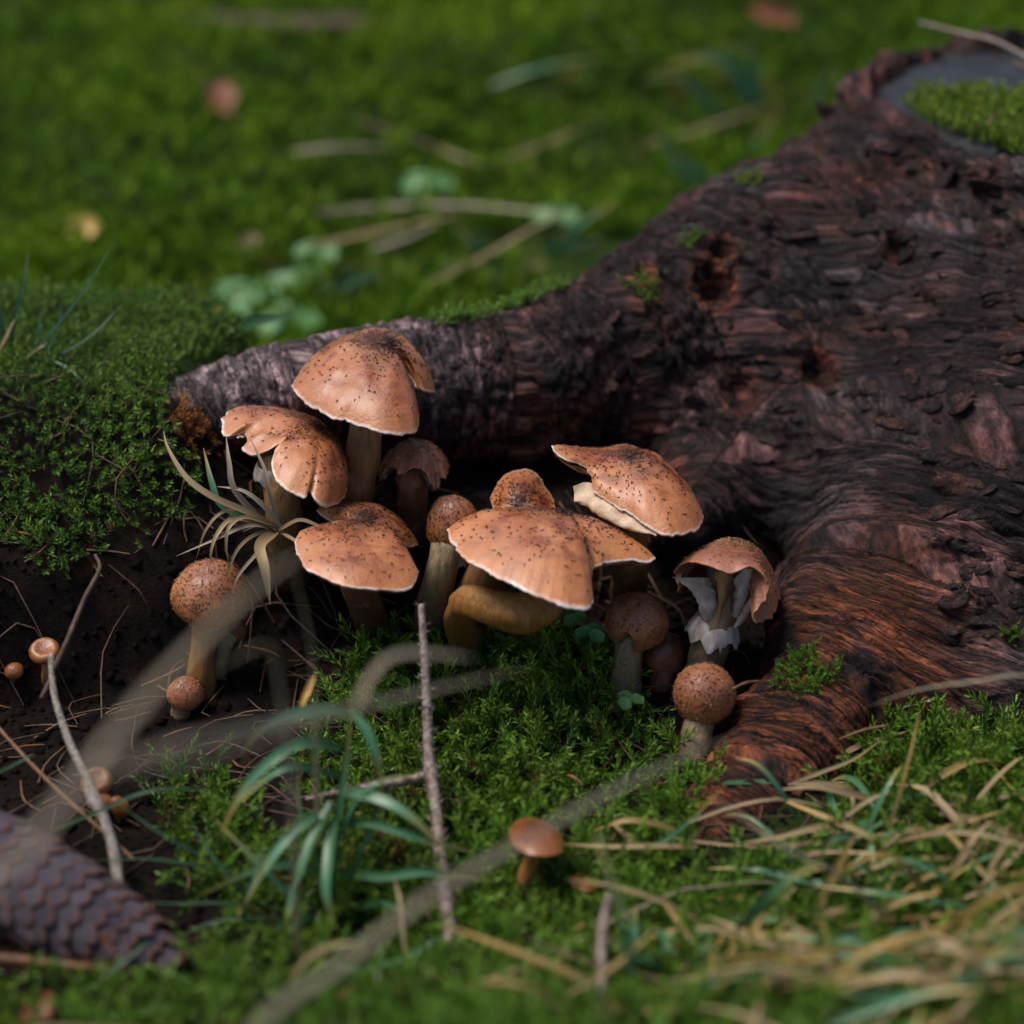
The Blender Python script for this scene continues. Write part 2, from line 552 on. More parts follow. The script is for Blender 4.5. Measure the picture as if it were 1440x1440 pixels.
# ================================================================== THE GROUND
def H(x, y):
    """height of the ground: hollow in the middle, bank on the left and under the root, meadow behind"""
    x = np.asarray(x, float)
    y = np.asarray(y, float)
    near = 1 - ss(0.5, 2.0, np.hypot(x, y))
    w = fb2(x, y, 26, 3, 3) * 0.010
    ye = np.interp(x, [-.4, -.16, -.10, -.05, 0, .06, .12, .2], [-.05, -.020, -.004, .014, .028, .045, .05, .06])
    hb = np.interp(x, [-.4, -.16, -.09, -.05, 0, .06, .15, .3], [.052, .040, .036, .034, .032, .030, .022, .012])
    bank = hb * ss(ye - .014, ye + .014, y + w)
    bank = bank + (.030 * ss(-.005, .045, y) - .004 * ss(.05, .13, y)) * ss(-.080, -.106, x + w * 1.2)
    yb = np.interp(x, [-.4, -.12, -.04, .05, .3], [.145, .135, .075, .10, .25])
    bank = bank * (1 - ss(yb, yb + .10, y))
    z = bank - .035 * ss(.10, .28, y)
    z = z + .036 * ss(-.125, -.225, y) * (1 - .6 * ss(-.05, -.16, x))
    z = z + .022 * ss(.07, .20, x) * ss(-.0, -.10, y)
    z = z + fb2(x, y, 13, 3, 8) * .007 * near
    z = z + fb2(x, y, 75, 3, 9) * .0028 * near
    far = ss(.25, .7, y)
    z = z + far * (fb2(x, y, 6.5, 3, 21) * .048 + .004) * (1 + 2 * ss(1, 6, np.hypot(x, y)))
    z = z + .05 * ss(.6, 1.6, y)
    return z

def axis_steps(lo, hi, step, far_lo, far_hi):
    core = np.arange(lo, hi + step / 2, step)
    def grow(start, end):
        out, s, v = [], step, start
        while v < end:
            s *= 1.13
            v += s
            out.append(v)
        return np.array(out)
    return np.concatenate([-grow(-lo, -far_lo)[::-1], core, grow(hi, far_hi)])

gx = axis_steps(-.24, .26, .0024, -60, 60)
gy = axis_steps(-.24, .30, .0024, -60, 120)
GX, GY = np.meshgrid(gx, gy, indexing='ij')
GZ = H(GX, GY)
soilmask = (ss(.16, .24, GY) + ss(-.05, -.14, GY) * ss(-.06, -.02, GX) + ss(.03, .07, GY) * ss(-.02, -.07, GX) + ss(.05, .12, GX) * ss(.0, -.05, GY))
soilmask = np.clip(soilmask, 0, 1)
ground = link('ground', mesh('ground', np.stack([GX, GY, GZ], -1).reshape(-1, 3), grid_faces(len(gx), len(gy))[:, ::-1] if False else grid_faces(len(gx), len(gy)),
                             True, {'green': soilmask.ravel()}), MAT['soil'])
tag(ground, kind='structure')

def ground_at(px, py):
    """where the line of sight through a photo pixel meets the ground"""
    d = np.concatenate([np.arange(.30, .9, .0015), np.arange(.9, 6, .01)])
    P = np.array([pix(px, py, q) for q in d])
    below = P[:, 2] < H(P[:, 0], P[:, 1])
    k = int(np.argmax(below))
    return P[k] if below.any() else P[-1]

def on_ground(x, y, dz=0.0):
    return np.array([x, y, float(H(x, y)) + dz])

def ground_normal(x, y, e=.003):
    x = np.asarray(x, float); y = np.asarray(y, float)
    return unit(np.stack([-(H(x + e, y) - H(x - e, y)) / (2 * e), -(H(x, y + e) - H(x, y - e)) / (2 * e), np.ones_like(x)], -1))

# ================================================================== THE STUMP: trunk, roots, bark
SX, SY, ST = .2255, .1950, .1165      # trunk axis and height of the cut
ROOT_A = [(-40, 800, .640, .010), (120, 690, .645, .013), (250, 602, .647, .0165), (430, 556, .652, .0190), (570, 548, .662, .0215), (720, 538, .672, .0260),
          (860, 512, .690, .0330), (980, 470, .705, .0400), (1090, 420, .725, .0470), (1250, 380, .75, .055)]
ROOT_B = [(1400, 560, .70, .060), (1310, 700, .665, .046), (1235, 850, .632, .0330), (1155, 1000, .598, .0240), (1075, 1120, .573, .0195), (1010, 1205, .553, .0140), (950, 1285, .540, .007)]
ROOT_C = [(1500, 600, .70, .065), (1500, 800, .645, .052), (1540, 960, .61, .040), (1600, 1090, .58, .03)]
ROOT_E = [(1150, 520, .725, .060), (1060, 640, .685, .034), (960, 735, .655, .014)]      # bark filling the crotch between the roots
ROOT_D = [(1450, 250, .88, .05), (1250, 330, .98, .03)]

def seg_sdf(P, chain):
    """distance to a chain of cones, and the position along it"""
    best = np.full(P.shape[:-1], 9.0, np.float32)
    along = np.zeros(P.shape[:-1], np.float32)
    pts = np.array([pix(a, b, c) for a, b, c, r in chain])
    rr = [q[3] for q in chain]
    acc = 0.0
    for i in range(len(pts) - 1):
        a, b = pts[i], pts[i + 1]
        ab = b - a
        L2 = ab @ ab
        t = np.clip(((P - a) @ ab) / L2, 0, 1)
        d = np.linalg.norm(P - a - t[..., None] * ab, axis=-1) - (rr[i] + (rr[i + 1] - rr[i]) * t)
        n = d < best
        best = np.where(n, d, best)
        along = np.where(n, acc + t * math.sqrt(L2), along)
        acc += math.sqrt(L2)
    return best, along

def smin(a, b, k):
    h = np.clip(.5 + .5 * (b - a) / k, 0, 1)
    return b + (a - b) * h - k * h * (1 - h)

def trunk_sdf(P):
    dx, dy, z = P[..., 0] - SX, P[..., 1] - SY, P[..., 2]
    an = np.arctan2(dy, dx)
    rad = np.interp(z, [-.06, -.02, .0, .03, .06, .09, .1165, .15], [.185, .150, .138, .121, .110, .102, .0965, .095])
    rad = rad * (1 + .035 * np.sin(3 * an + 1.1) + .025 * np.sin(5 * an + .3) + .015 * np.sin(8 * an + 2))
    rad = rad * (1 + .10 * np.exp(-((np.abs(an) - math.pi) / .38) ** 2) * ss(.05, .10, z))
    return (np.hypot(dx, dy) - rad) * .9

def stump_field(P):
    f = trunk_sdf(P)
    a, _ = seg_sdf(P, ROOT_A)
    b, _ = seg_sdf(P, ROOT_B)
    c, _ = seg_sdf(P, ROOT_C)
    d, _ = seg_sdf(P, ROOT_D)
    f = smin(f, a, .017)
    f = smin(f, b, .020)
    e, _ = seg_sdf(P, ROOT_E)
    f = smin(f, e, .020)
    f = smin(f, c, .040)
    f = smin(f, d, .030)
    n = fbm(P * 38, 2, 40)
    f = f + n * .0042
    # sawn top, sunk a little inside the bark ring
    f = np.maximum(f, P[..., 2] - (ST + .010 * (P[..., 0] - SX) / .1 * 0 + .0022 * fb2(P[..., 0], P[..., 1], 90, 2, 5)))
    # knot holes and a peeled patch
    for (px, py, dd, r) in HOLES:
        q = pix(px, py, dd)
        f = np.maximum(f, -(np.linalg.norm((P - q) / np.array([1, 1.3, 1.25]), axis=-1) - r))
    return f

HOLES = []

def stump_coarse(P):
    f = trunk_sdf(P)
    for ch, k in ((ROOT_A, .017), (ROOT_B, .020), (ROOT_E, .020), (ROOT_C, .040), (ROOT_D, .030)):
        f = smin(f, seg_sdf(P, ch)[0], k)
    return np.maximum(f, P[..., 2] - ST)

def surface_nets(f, org, h):
    ins = f < 0
    def sh(A, i, j, k):
        return A[i:A.shape[0] - 1 + i, j:A.shape[1] - 1 + j, k:A.shape[2] - 1 + k]
    cnt = sum(sh(ins, i, j, k).astype(np.int8) for i in (0, 1) for j in (0, 1) for k in (0, 1))
    act = (cnt > 0) & (cnt < 8)
    idx = -np.ones(act.shape, np.int64)
    C = np.argwhere(act)
    idx[act] = np.arange(len(C))
    acc = np.zeros((len(C), 3))
    num = np.zeros(len(C))
    cs = [(i, j, k) for i in (0, 1) for j in (0, 1) for k in (0, 1)]
    for a in cs:
        for ax in range(3):
            if a[ax]:
                continue
            b = list(a)
            b[ax] = 1
            fa = f[C[:, 0] + a[0], C[:, 1] + a[1], C[:, 2] + a[2]]
            fb_ = f[C[:, 0] + b[0], C[:, 1] + b[1], C[:, 2] + b[2]]
            x = (fa < 0) != (fb_ < 0)
            t = np.where(x, fa / np.where(x, fa - fb_, 1), 0)
            p = np.array(a, float)[None] + t[:, None] * np.eye(3)[ax][None]
            acc += np.where(x[:, None], p, 0)
            num += x
    V = org + h * (C + acc / num[:, None])
    Q = []
    for ax in range(3):
        o1, o2 = [(1, 2), (2, 0), (0, 1)][ax]
        s0 = [slice(None)] * 3
        s1 = [slice(None)] * 3
        s0[ax] = slice(0, -1)
        s1[ax] = slice(1, None)
        ch = ins[tuple(s0)] != ins[tuple(s1)]
        E = np.argwhere(ch)
        ok = (E[:, o1] > 0) & (E[:, o2] > 0) & (E[:, o1] < f.shape[o1] - 1) & (E[:, o2] < f.shape[o2] - 1)
        E = E[ok]
        first = ins[E[:, 0], E[:, 1], E[:, 2]]
        u = np.eye(3, dtype=int)[o1]
        v = np.eye(3, dtype=int)[o2]
        g = lambda A: idx[A[:, 0], A[:, 1], A[:, 2]]
        q = np.stack([g(E - u - v), g(E - v), g(E), g(E - u)], -1)
        Q.append(np.where(first[:, None], q, q[:, ::-1]))
    return V, np.concatenate(Q)

VOX = .0018
lo = np.array([-.23, -.125, -.030])
hi = np.array([.37, .33, .125])
nn = np.ceil((hi - lo) / VOX).astype(int)
ax_ = [lo[i] + VOX * np.arange(nn[i]) for i in range(3)]
HOLES += [(1186, 492, .640, .0065), (1150, 520, .660, .0055), (1040, 545, .655, .0060), (1012, 352, .676, .0055), (1003, 405, .672, .0075), (902, 380, .668, .0050), (1260, 350, .672, .0045), (1300, 460, .662, .0050)]
fld = np.empty(nn, np.float32)
BS = 14
for i0 in range(0, nn[0], BS):
    for j0 in range(0, nn[1], BS):
        for k0 in range(0, nn[2], BS):
            g = [ax_[0][i0:i0 + BS], ax_[1][j0:j0 + BS], ax_[2][k0:k0 + BS]]
            fc = float(stump_coarse(np.array([[(q[0] + q[-1]) / 2 for q in g]]))[0])
            if abs(fc) > BS * VOX * .87 + .012:
                fld[i0:i0 + BS, j0:j0 + BS, k0:k0 + BS] = fc
            else:
                fld[i0:i0 + BS, j0:j0 + BS, k0:k0 + BS] = stump_field(np.stack(np.meshgrid(*g, indexing='ij'), -1))
V0, Q0 = surface_nets(fld, lo, VOX)
del fld
keep = (V0[:, 2] > H(V0[:, 0], V0[:, 1]) - .010)[Q0].any(1)      # drop what is buried

def compact(V, F):
    used = np.unique(F)
    remap = -np.ones(len(V), np.int64)
    remap[used] = np.arange(len(used))
    return V[used], remap[F]

def edges_of(F):
    E = np.sort(np.concatenate([F[:, [0, 1]], F[:, [1, 2]], F[:, [2, 3]], F[:, [3, 0]]]), 1)
    key, inv = np.unique(E[:, 0] * (F.max() + 1) + E[:, 1], return_inverse=True)
    return np.stack([key // (F.max() + 1), key % (F.max() + 1)], -1), inv.reshape(4, -1).T

def relax(V, E, it, f):
    deg = np.bincount(E.ravel(), minlength=len(V))[:, None]
    for _ in range(it):
        acc = np.stack([np.bincount(E[:, 0], V[E[:, 1], c], len(V)) + np.bincount(E[:, 1], V[E[:, 0], c], len(V)) for c in range(3)], -1)
        V = V + f * (acc / np.maximum(deg, 1) - V)
    return V

BV, BF = compact(V0, Q0[keep])
E_, _ = edges_of(BF)
BV = relax(BV, E_, 2, .5)
E_, fe = edges_of(BF)
n0, n1 = len(BV), len(E_)
fc_ = BV[BF].mean(1)
BV = np.vstack([BV, BV[E_].mean(1), fc_])
ci = n0 + n1 + np.arange(len(BF))
BF = np.concatenate([np.stack([BF[:, q], n0 + fe[:, q], ci, n0 + fe[:, q - 1]], -1) for q in range(4)])
E_, _ = edges_of(BF)
BV = relax(BV, E_, 2, .5)
def vert_normals(V, F):
    fn = np.cross(V[F[:, 2]] - V[F[:, 0]], V[F[:, 3]] - V[F[:, 1]])
    return unit(np.stack([np.bincount(F.ravel(), np.repeat(fn[:, c], 4), len(V)) for c in range(3)], -1))
BN = vert_normals(BV, BF)

dA, tA = seg_sdf(BV, ROOT_A)
dB, tB = seg_sdf(BV, ROOT_B)
dT = trunk_sdf(BV)
kk = .012
wA, wB, wT = np.exp(-dA / kk), np.exp(-dB / kk), np.exp(-dT / kk) * 1.2
wA = wA * ss(.20, .15, BV[:, 0])
tot = wA + wB + wT
wA, wB, wT = wA / tot, wB / tot, wT / tot
# wrinkles run across the growth: rings round the roots, slanting bands on the trunk
warp = fbm(BV * 55, 3, 60)[:, None] * np.array([.006, .006, .006])
Bw = BV + warp
Bw = BV + warp * .4
slant = Bw[:, 2] + .38 * (Bw[:, 0] - SX) + .1 * Bw[:, 1]
def bands(along, across, f_long, f_cross, seed):
    q = np.stack([along * f_long, across[:, 0] * f_cross, across[:, 1] * f_cross], -1)
    return q
qA = bands(tA + warp[:, 0] * .4, BV[:, 1:] + warp[:, 1:] * .5, 330, 60, 1)
qB = bands(tB + warp[:, 1], Bw[:, [0, 2]], 420, 50, 2)
qT = bands(BV[:, 2] + .38 * (BV[:, 0] - SX) + .1 * BV[:, 1] + warp[:, 2] * .45, BV[:, :2] + warp[:, :2] * .5, 330, 55, 3)
def ridged(q, s):
    return 1 - np.abs(fbm(q, 4, s, .55)) * 2.0
def plates(q, s):
    f1, f2, cid = worley(q, s)
    return np.clip((f2 - f1) * 2.2, 0, 1), cid
rA, rB, rT = ridged(qA, 70), ridged(qB, 80), ridged(qT, 90)
pA, cA = plates(qA * np.array([.68, 2.6, 2.6]), 100)
pT, cT = plates(qT * np.array([.42, 1.25, 1.25]), 110)
pB, cB = plates(qB * np.array([.5, .8, .8]), 120)
topm = (BN[:, 2] > .75) & (BV[:, 2] > ST - .012)
left = ss(.02, -.06, BV[:, 0]) * wA                      # weathered bare wood at the left end of the root
disp = wA * ((pA - .5) * (.0017 - .0011 * left) - (rA * .0008) + cA * .0009) \
     + wB * ((pB - .5) * .0012 - rB * .0015 + cB * .0004) \
     + wT * ((pT - .45) * .0030 - rT * .0016 + (cT - .5) * .0040)
def terrace(q, s, steps):
    n = fbm(q, 3, s) * steps
    f = n - np.floor(n)
    return (np.floor(n) + ss(.0, .16, f)) / steps
teT = terrace(qT * np.array([.30, .8, .8]), 125, 4.5)
teA = terrace(qA * np.array([.35, 1.2, 1.2]), 126, 4.0)
disp = disp + wT * teT * .0052 + wA * teA * .0036 * (1 - left)
lump = fbm(BV * 75, 3, 130) * .0030 * (wT + .5 * wA * (1 - left) + .4 * wB)
disp = disp + lump
inrim = trunk_sdf(BV) < -.009
disp = np.where(topm & inrim, disp * .3 - .0065, disp)
BV2 = BV + BN * disp[:, None]

# colours of the bark itself
def lerp3(a, b, t):
    return np.asarray(a)[None] * (1 - t)[:, None] + np.asarray(b)[None] * t[:, None] if np.ndim(a) == 1 else a * (1 - t)[:, None] + np.asarray(b)[None] * t[:, None]
c1 = fbm(BV * 60, 4, 140) * .5 + .5
c2 = fbm(BV * 28 + 5, 3, 150) * .5 + .5
c3 = fbm(BV * 140 + 9, 3, 160) * .5 + .5
tint = lerp3((.030, .022, .024), (.110, .066, .068), ss(.38, .62, c1))
tint = lerp3(tint, (.066, .062, .066), ss(.52, .66, c2) * .8)
c4_ = fbm(BV * 45 + 31, 3, 170) * .5 + .5
tint = lerp3(tint, (.145, .056, .036), ss(.55, .70, c4_) * .5)
tint = lerp3(tint, (.105, .044, .034), ss(.05, -.45, teT) * wT * .6)
cell = wA * cA + wT * cT + wB * cB
tint = tint * (.60 + .85 * cell)[:, None]
tint = lerp3(tint, (.135, .062, .052), ss(.5, .8, c3) * .7 * (wA * .7 + wT * .5))
rust = (wA * ss(.30, -.35, BN[:, 2]) * ss(.17, .06, BV[:, 0]) * .9 + wB * ss(.012, -.02, BV[:, 1]) * ss(.15, .105, BV[:, 0]) * .95) * ss(.28, .55, c1 * .5 + c3 * .5)
tint = tint * .8
tint = lerp3(tint, (.20, .070, .027), np.clip(rust, 0, 1) * .9)
rust2 = wT * ss(.62, .75, c2) * ss(.5, .65, c3) * .7
tint = lerp3(tint, (.17, .055, .035), rust2)
grey = left * ss(-.25, .55, BN[:, 2]) * (.35 + .65 * ss(.35, .65, c3))
tint = lerp3(tint, (.36, .31, .33), grey)
for k, (px, py, dd, r) in enumerate(HOLES):
    q = pix(px, py, dd)
    g = ss(r * 1.5, r * 1.0, np.linalg.norm((BV - q) / np.array([1, 1.3, 1.25]), axis=-1))
    col = (.26, .085, .040) if k in (3, 4, 5) else (.13, .042, .024)
    tint = lerp3(tint, col, g * (.5 + .5 * c3) * .85)
pick = np.argmax(np.stack([wA, wB, wT], -1), 1)
gA = np.stack([tA, Bw[:, 1], Bw[:, 2]], -1)
gB = np.stack([tB, Bw[:, 0] * .35, Bw[:, 2] * .35], -1)
gT = np.stack([slant, Bw[:, 0] * .75, Bw[:, 1] * .75], -1)
grain = np.where((pick == 0)[:, None], gA, np.where((pick == 1)[:, None], gB, gT))
stump = thing('tree_stump', 'sawn mossy conifer stump with flaking purple brown bark and a long root running off it', 'tree stump', (SX, SY, 0))
bark = part(stump, 'bark', BV2, BF, MAT['bark'], True, {'tint': tint, 'grain': grain})
BVH = BVHTree.FromObject(bark, bpy.context.evaluated_depsgraph_get())
BOFF = Vector((SX, SY, 0))

def on_stump(px, py):
    """point and outward normal of the bark seen through a photo pixel"""
    d = Vector(pix(px, py, 1.0) - CAMP).normalized()
    h = BVH.ray_cast(Vector(CAMP) - BOFF, d)
    return (np.array(h[0] + BOFF), np.array(h[1])) if h[0] is not None else (None, None)

# sawn face
a_ = np.linspace(0, 2 * math.pi, 72, endpoint=False)
rs = np.linspace(.004, 1, 26)
RR, AA = np.meshgrid(rs, a_, indexing='ij')
rimr = .0955 * (1 + .10 * np.exp(-((np.abs((AA + math.pi) % (2 * math.pi) - math.pi) - math.pi) / .38) ** 2)) * (1 + .035 * np.sin(3 * AA + 1.1) + .025 * np.sin(5 * AA + .3) + .015 * np.sin(8 * AA + 2)) - .004
cx, cy = SX + RR * rimr * np.cos(AA), SY + RR * rimr * np.sin(AA)
cz = ST - .0040 + .0012 * fb2(cx * 3, cy, 120, 3, 31) + .0018 * fb2(cx, cy, 30, 2, 33) - .001 * RR
part(stump, 'sawn_face', np.stack([cx, cy, cz], -1).reshape(-1, 3), grid_faces(26, 72, True), MAT['cut'])

# bark flakes: thin curled plates lying on the bark
def flake_mesh(seed):
    r = np.random.default_rng(seed)
    n = 13
    a = np.linspace(0, 2 * math.pi, n, endpoint=False) + r.uniform(-.2, .2, n)
    q = r.uniform(.55, 1.1, n)
    x, y = np.cos(a) * q, np.sin(a) * q * r.uniform(.38, .62)
    curl = r.uniform(.05, .25) * np.clip(y, 0, 1) ** 2 * 4 + r.uniform(-.15, .15) * x * x
    top = np.stack([x, y, .06 + curl + r.uniform(-.03, .03, n)], -1)
    bot = np.stack([x * .95, y * .95, top[:, 2] - .13], -1)
    V = np.vstack([top, bot, [[0, 0, .06]]])
    i = np.arange(n)
    j = (i + 1) % n
    return mesh('bark_flake', V, [np.stack([i + n, j + n, j, i], -1), np.stack([i, j, np.full(n, 2 * n)], -1)], False)
flakes = [flake_mesh(s) for s in range(14)]
for f_ in flakes:
    f_.materials.append(MAT['flake'])
rngf = np.random.default_rng(77)
nfl = 0
for _ in range(4000):
    if nfl >= 290:
        break
    px, py = rngf.uniform(780, 1460), rngf.uniform(60, 900)
    p, n = on_stump(px, py)
    if p is None or p[2] > ST - .004:
        continue
    wt = 1 - math.exp(-max(0, p[0] - .02) / .05)
    if rngf.uniform() > wt + .05:
        continue
    if n @ FWD > -.12 or (py > 640 and px < 1320):
        continue
    g = np.array([1, 0, .0]) if p[0] > .08 else np.array([.25, .2, -1.0])
    g = g + np.array([0, 0, -.32]) + rngf.normal(0, .22, 3)
    nz = unit(n + rngf.normal(0, .14, 3) + np.array([0, 0, .12]))
    gx_ = unit(g - nz * (g @ nz))
    gy_ = np.cross(nz, gx_)
    sc = rngf.choice([.0026, .0038, .0055, .008], p=[.35, .38, .22, .05]) * rngf.uniform(.8, 1.25)
    M = Matrix(((gx_[0], gy_[0], nz[0], 0), (gx_[1], gy_[1], nz[1], 0), (gx_[2], gy_[2], nz[2], 0), (0, 0, 0, 1)))
    o = bpy.data.objects.new('bark_flake', flakes[int(rngf.integers(len(flakes)))])
    COL.objects.link(o)
    o.parent = stump
    o.matrix_local = Matrix.Translation(Vector(p - np.array(stump.location) + n * .0003)) @ M @ Matrix.Diagonal((sc, sc, sc * .8, 1))
    nfl += 1

# ================================================================== MUSHROOMS
def hair_tufts(P, Nn, Dn, L, W, rng, spikes=2, lift=.35):
    """little pointed tufts standing on a surface -> V, F3, rnd"""
    n = len(P)
    Vs, Fs, Rn = [], [], []
    base = 0
    rn = rng.uniform(0, 1, n)
    for k in range(spikes):
        d = unit(Dn + rng.normal(0, .55, (n, 3)))
        d = unit(d - Nn * np.sum(d * Nn, 1)[:, None])
        side = np.cross(Nn, d)
        l = (L * rng.uniform(.5, 1.25, n))[:, None]
        w = (W * rng.uniform(.7, 1.3, n))[:, None]
        b = P + rng.normal(0, W * .7, (n, 3))
        tip = b + d * l + Nn * l * lift * rng.uniform(.4, 1.6, (n, 1))
        q = np.stack([b - side * w - Nn * w * .4, b + side * w - Nn * w * .4, b + Nn * w * .9, tip], 1)
        Vs.append(q.reshape(-1, 3))
        i = base + 4 * np.arange(n)[:, None]
        Fs.append((i[:, None, :] + np.array([[0, 3, 2], [2, 3, 1], [0, 1, 3]])[None]).reshape(-1, 3))
        base += 4 * n
        Rn.append(np.repeat(rn, 4))
    return np.vstack(Vs), np.vstack(Fs), np.concatenate(Rn)

def lattice_normals(P, closed=True):
    """normals of a (u, v, 3) lattice"""
    du = np.gradient(P, axis=0)
    dv = (np.roll(P, -1, 1) - np.roll(P, 1, 1)) if closed else np.gradient(P, axis=1)
    return unit(np.cross(dv, du)), unit(du)

def stem_part(root, pts, mat_, lump=.10, seed=0, nseg=30):
    P = [pix(a, b, c) for a, b, c, r in pts]
    rad = [q[3] for q in pts]
    gz = float(H(P[-1][0], P[-1][1]))
    if P[-1][2] > gz - .003:                     # carry the foot down into the soil
        st_ = P[-1] - P[-2]
        foot = np.array([P[-1][0] + st_[0] * .15, P[-1][1] + .004, 0])
        foot[2] = float(H(foot[0], foot[1])) - .005
        P.append(foot)
        rad.append(rad[-1] * 1.1)
    V, F, t = tube(P, rad, nseg, 22, lump, seed)
    return part(root, 'stem', V, F, mat_, True, {'t': t})

def ring_part(root, stem, ctr, axis, r0, r1, drop, seed, mat_=None, jag=.35):
    """ragged veil skirt round the stem"""
    rng = np.random.default_rng(seed)
    ax = unit(axis)
    e1 = unit(np.cross(ax, [0.2, .9, .1]))
    e2 = np.cross(ax, e1)
    n, m = 60, 7
    a = np.linspace(0, 2 * math.pi, n, endpoint=False)
    rag = 1 + jag * fbm(np.stack([np.cos(a) * 3, np.sin(a) * 3, a * 0 + seed], -1), 4, seed, .8)
    V = []
    for k in range(2 * m):
        u = (k if k < m else 2 * m - 1 - k) / (m - 1)
        off = 0.0 if k < m else .0005
        rr = r0 + (r1 - r0) * u * rag
        hh = -drop * u ** 1.6 * rag + .0006 * np.sin(a * 9 + seed) * u - off
        V.append(ctr + e1 * (rr * np.cos(a))[:, None] + e2 * (rr * np.sin(a))[:, None] + ax * hh[:, None])
    return part(root, 'ring', np.vstack(V), grid_faces(2 * m, n, True), mat_ or MAT['veil'], parent=stem)

def loft_cap(root, apex, rim, mat_, k=1.1, up=None, edge=.0012, thick=.0016, gill=.0030, tufts=220, seed=0, jag=.0007,
             dip=0.0, tuft_len=.0010, tuft_mat='tuft', lumps=.0013, N=160, S=30, gills=True, dense=.85, soft=5.0, dome=True, crown=0):
    """a cap spread from its apex to an irregular, torn rim"""
    rng = np.random.default_rng(seed)
    A = pix(*apex)
    Rm = spline([pix(*q) for q in rim], N, True)
    a = np.linspace(0, 2 * math.pi, N, endpoint=False)
    Rm = Rm + unit(Rm - A) * (jag * fbm(np.stack([np.cos(a) * 9, np.sin(a) * 9, a * 0 + seed], -1), 4, seed, .8))[:, None] * 2
    c = Rm.mean(0)
    if up is None:
        up = unit(unit(A - c) + np.array([0, 0, .9]))
    up = unit(np.asarray(up, float))
    Hh = (A - Rm) @ up
    thin = np.clip((np.linalg.norm(Rm - A, axis=1) - .003) / .016, .12, 1)[:, None]
    thin = (np.roll(thin, 2, 0) + np.roll(thin, -2, 0) + np.roll(thin, 1, 0) + np.roll(thin, -1, 0) + thin) / 5
    # small tears stay near the edge, broad folds run up to the crown
    ker = np.exp(-.5 * (np.arange(-14, 15) / (soft * N / 160)) ** 2)
    ker /= ker.sum()
    Rs = sum(w_ * np.roll(Rm, int(k_), 0) for w_, k_ in zip(ker, range(-14, 15)))
    s = np.concatenate([[.012], np.linspace(.05, .93, S - 6), [.955, .975, .988, .996, 1.0]])
    s3 = s[:, None, None]
    Re = Rs[None] + (Rm - Rs)[None] * (s3 ** 4)
    Hh = (A - Re) @ up
    P = A + (Re - A) * s3 + up * (Hh * ((s - s ** (1 + k)) if dome else k * (s - s * s))[:, None])[..., None]
    P = P - up * (edge * (np.clip((s - .86) / .14, 0, 1) ** 2))[:, None, None]
    P = P - up * (dip * np.exp(-(s / .22) ** 2))[:, None, None]
    P = P + up * (lumps * fbm(P * 120, 3, seed + 3) * (1 - s3[..., 0] ** 6))[..., None]
    Nn, Du = lattice_normals(P)
    if np.mean(np.sum(Nn * up, -1)) < 0:
        Nn = -Nn
    Ns = Nn
    Nn = unit(Nn * np.sign(np.sum(Nn * up, -1, keepdims=True)) * .35 + up)          # thickness goes down, whatever the folds do
    # the flesh: turn the edge under, then back inside
    inn = [P[-1] - Nn[-4] * .0005 * thin - Du[-1] * .0001, P[-1] - Nn[-4] * .0010 * thin - Du[-1] * .0010 * thin]
    for q in (.93, .8, .6, .4, .2, .04):
        i = int(np.argmin(np.abs(s - q)))
        inn.append(P[i] - Nn[i] * (thick * (1 + .8 * (1 - q))) * thin)
    L = np.concatenate([P, np.array(inn)], 0)
    sa = np.concatenate([s, [1.06, 1.0, .9, .8, .7, .6, .5, .5]])
    nl = len(L)
    F = [grid_faces(nl, N, True), np.arange(N)[None, ::-1], ((nl - 1) * N + np.arange(N))[None]]
    cap = part(root, 'cap', L.reshape(-1, 3), F, mat_, True, {'s': np.repeat(sa, N)})
    if gills:
        # blades under the cap: a pleated sheet
        M_ = 3 * N
        idx = np.arange(M_) / 3.0
        def per(Z):
            i0 = np.floor(idx).astype(int) % N
            i1 = (i0 + 1) % N
            f = (idx % 1)[:, None]
            return Z[i0] * (1 - f) + Z[i1] * f
        rows = []
        for q in (.972, .93, .8, .6, .4, .22, .10):
            i = int(np.argmin(np.abs(s - q)))
            pl = (np.arange(M_) % 2) * .0011 * min(1, (1 - q) * 12)
            rows.append(per(P[i]) - per(Nn[i]) * (thick * (1 + .8 * (1 - q)) + .0002 + gill * min(1, (1 - q) * 4) + pl - .0004)[:, None] * per(thin))
        G = np.array(rows)
        part(root, 'gills', G.reshape(-1, 3), grid_faces(len(rows), M_, True), MAT['gill'], False, parent=cap)
    if tufts:
        tufts = int(tufts * 1.7)
        u = rng.uniform(0, 1, tufts) ** dense * .93
        u[:crown] = np.minimum(.5, np.abs(rng.normal(0, .17, tufts))[:crown])
        i = np.clip(np.searchsorted(s, u), 1, S - 3)
        j = rng.integers(0, N, tufts)
        V, F3, rn = hair_tufts(P[i, j], Ns[i, j], Du[i, j], tuft_len, .00015, rng, 3)
        part(root, 'hair_scales', V, F3, MAT[tuft_mat], False, {'rnd': rn}, parent=cap, kind='stuff')
    return cap, A, c, up

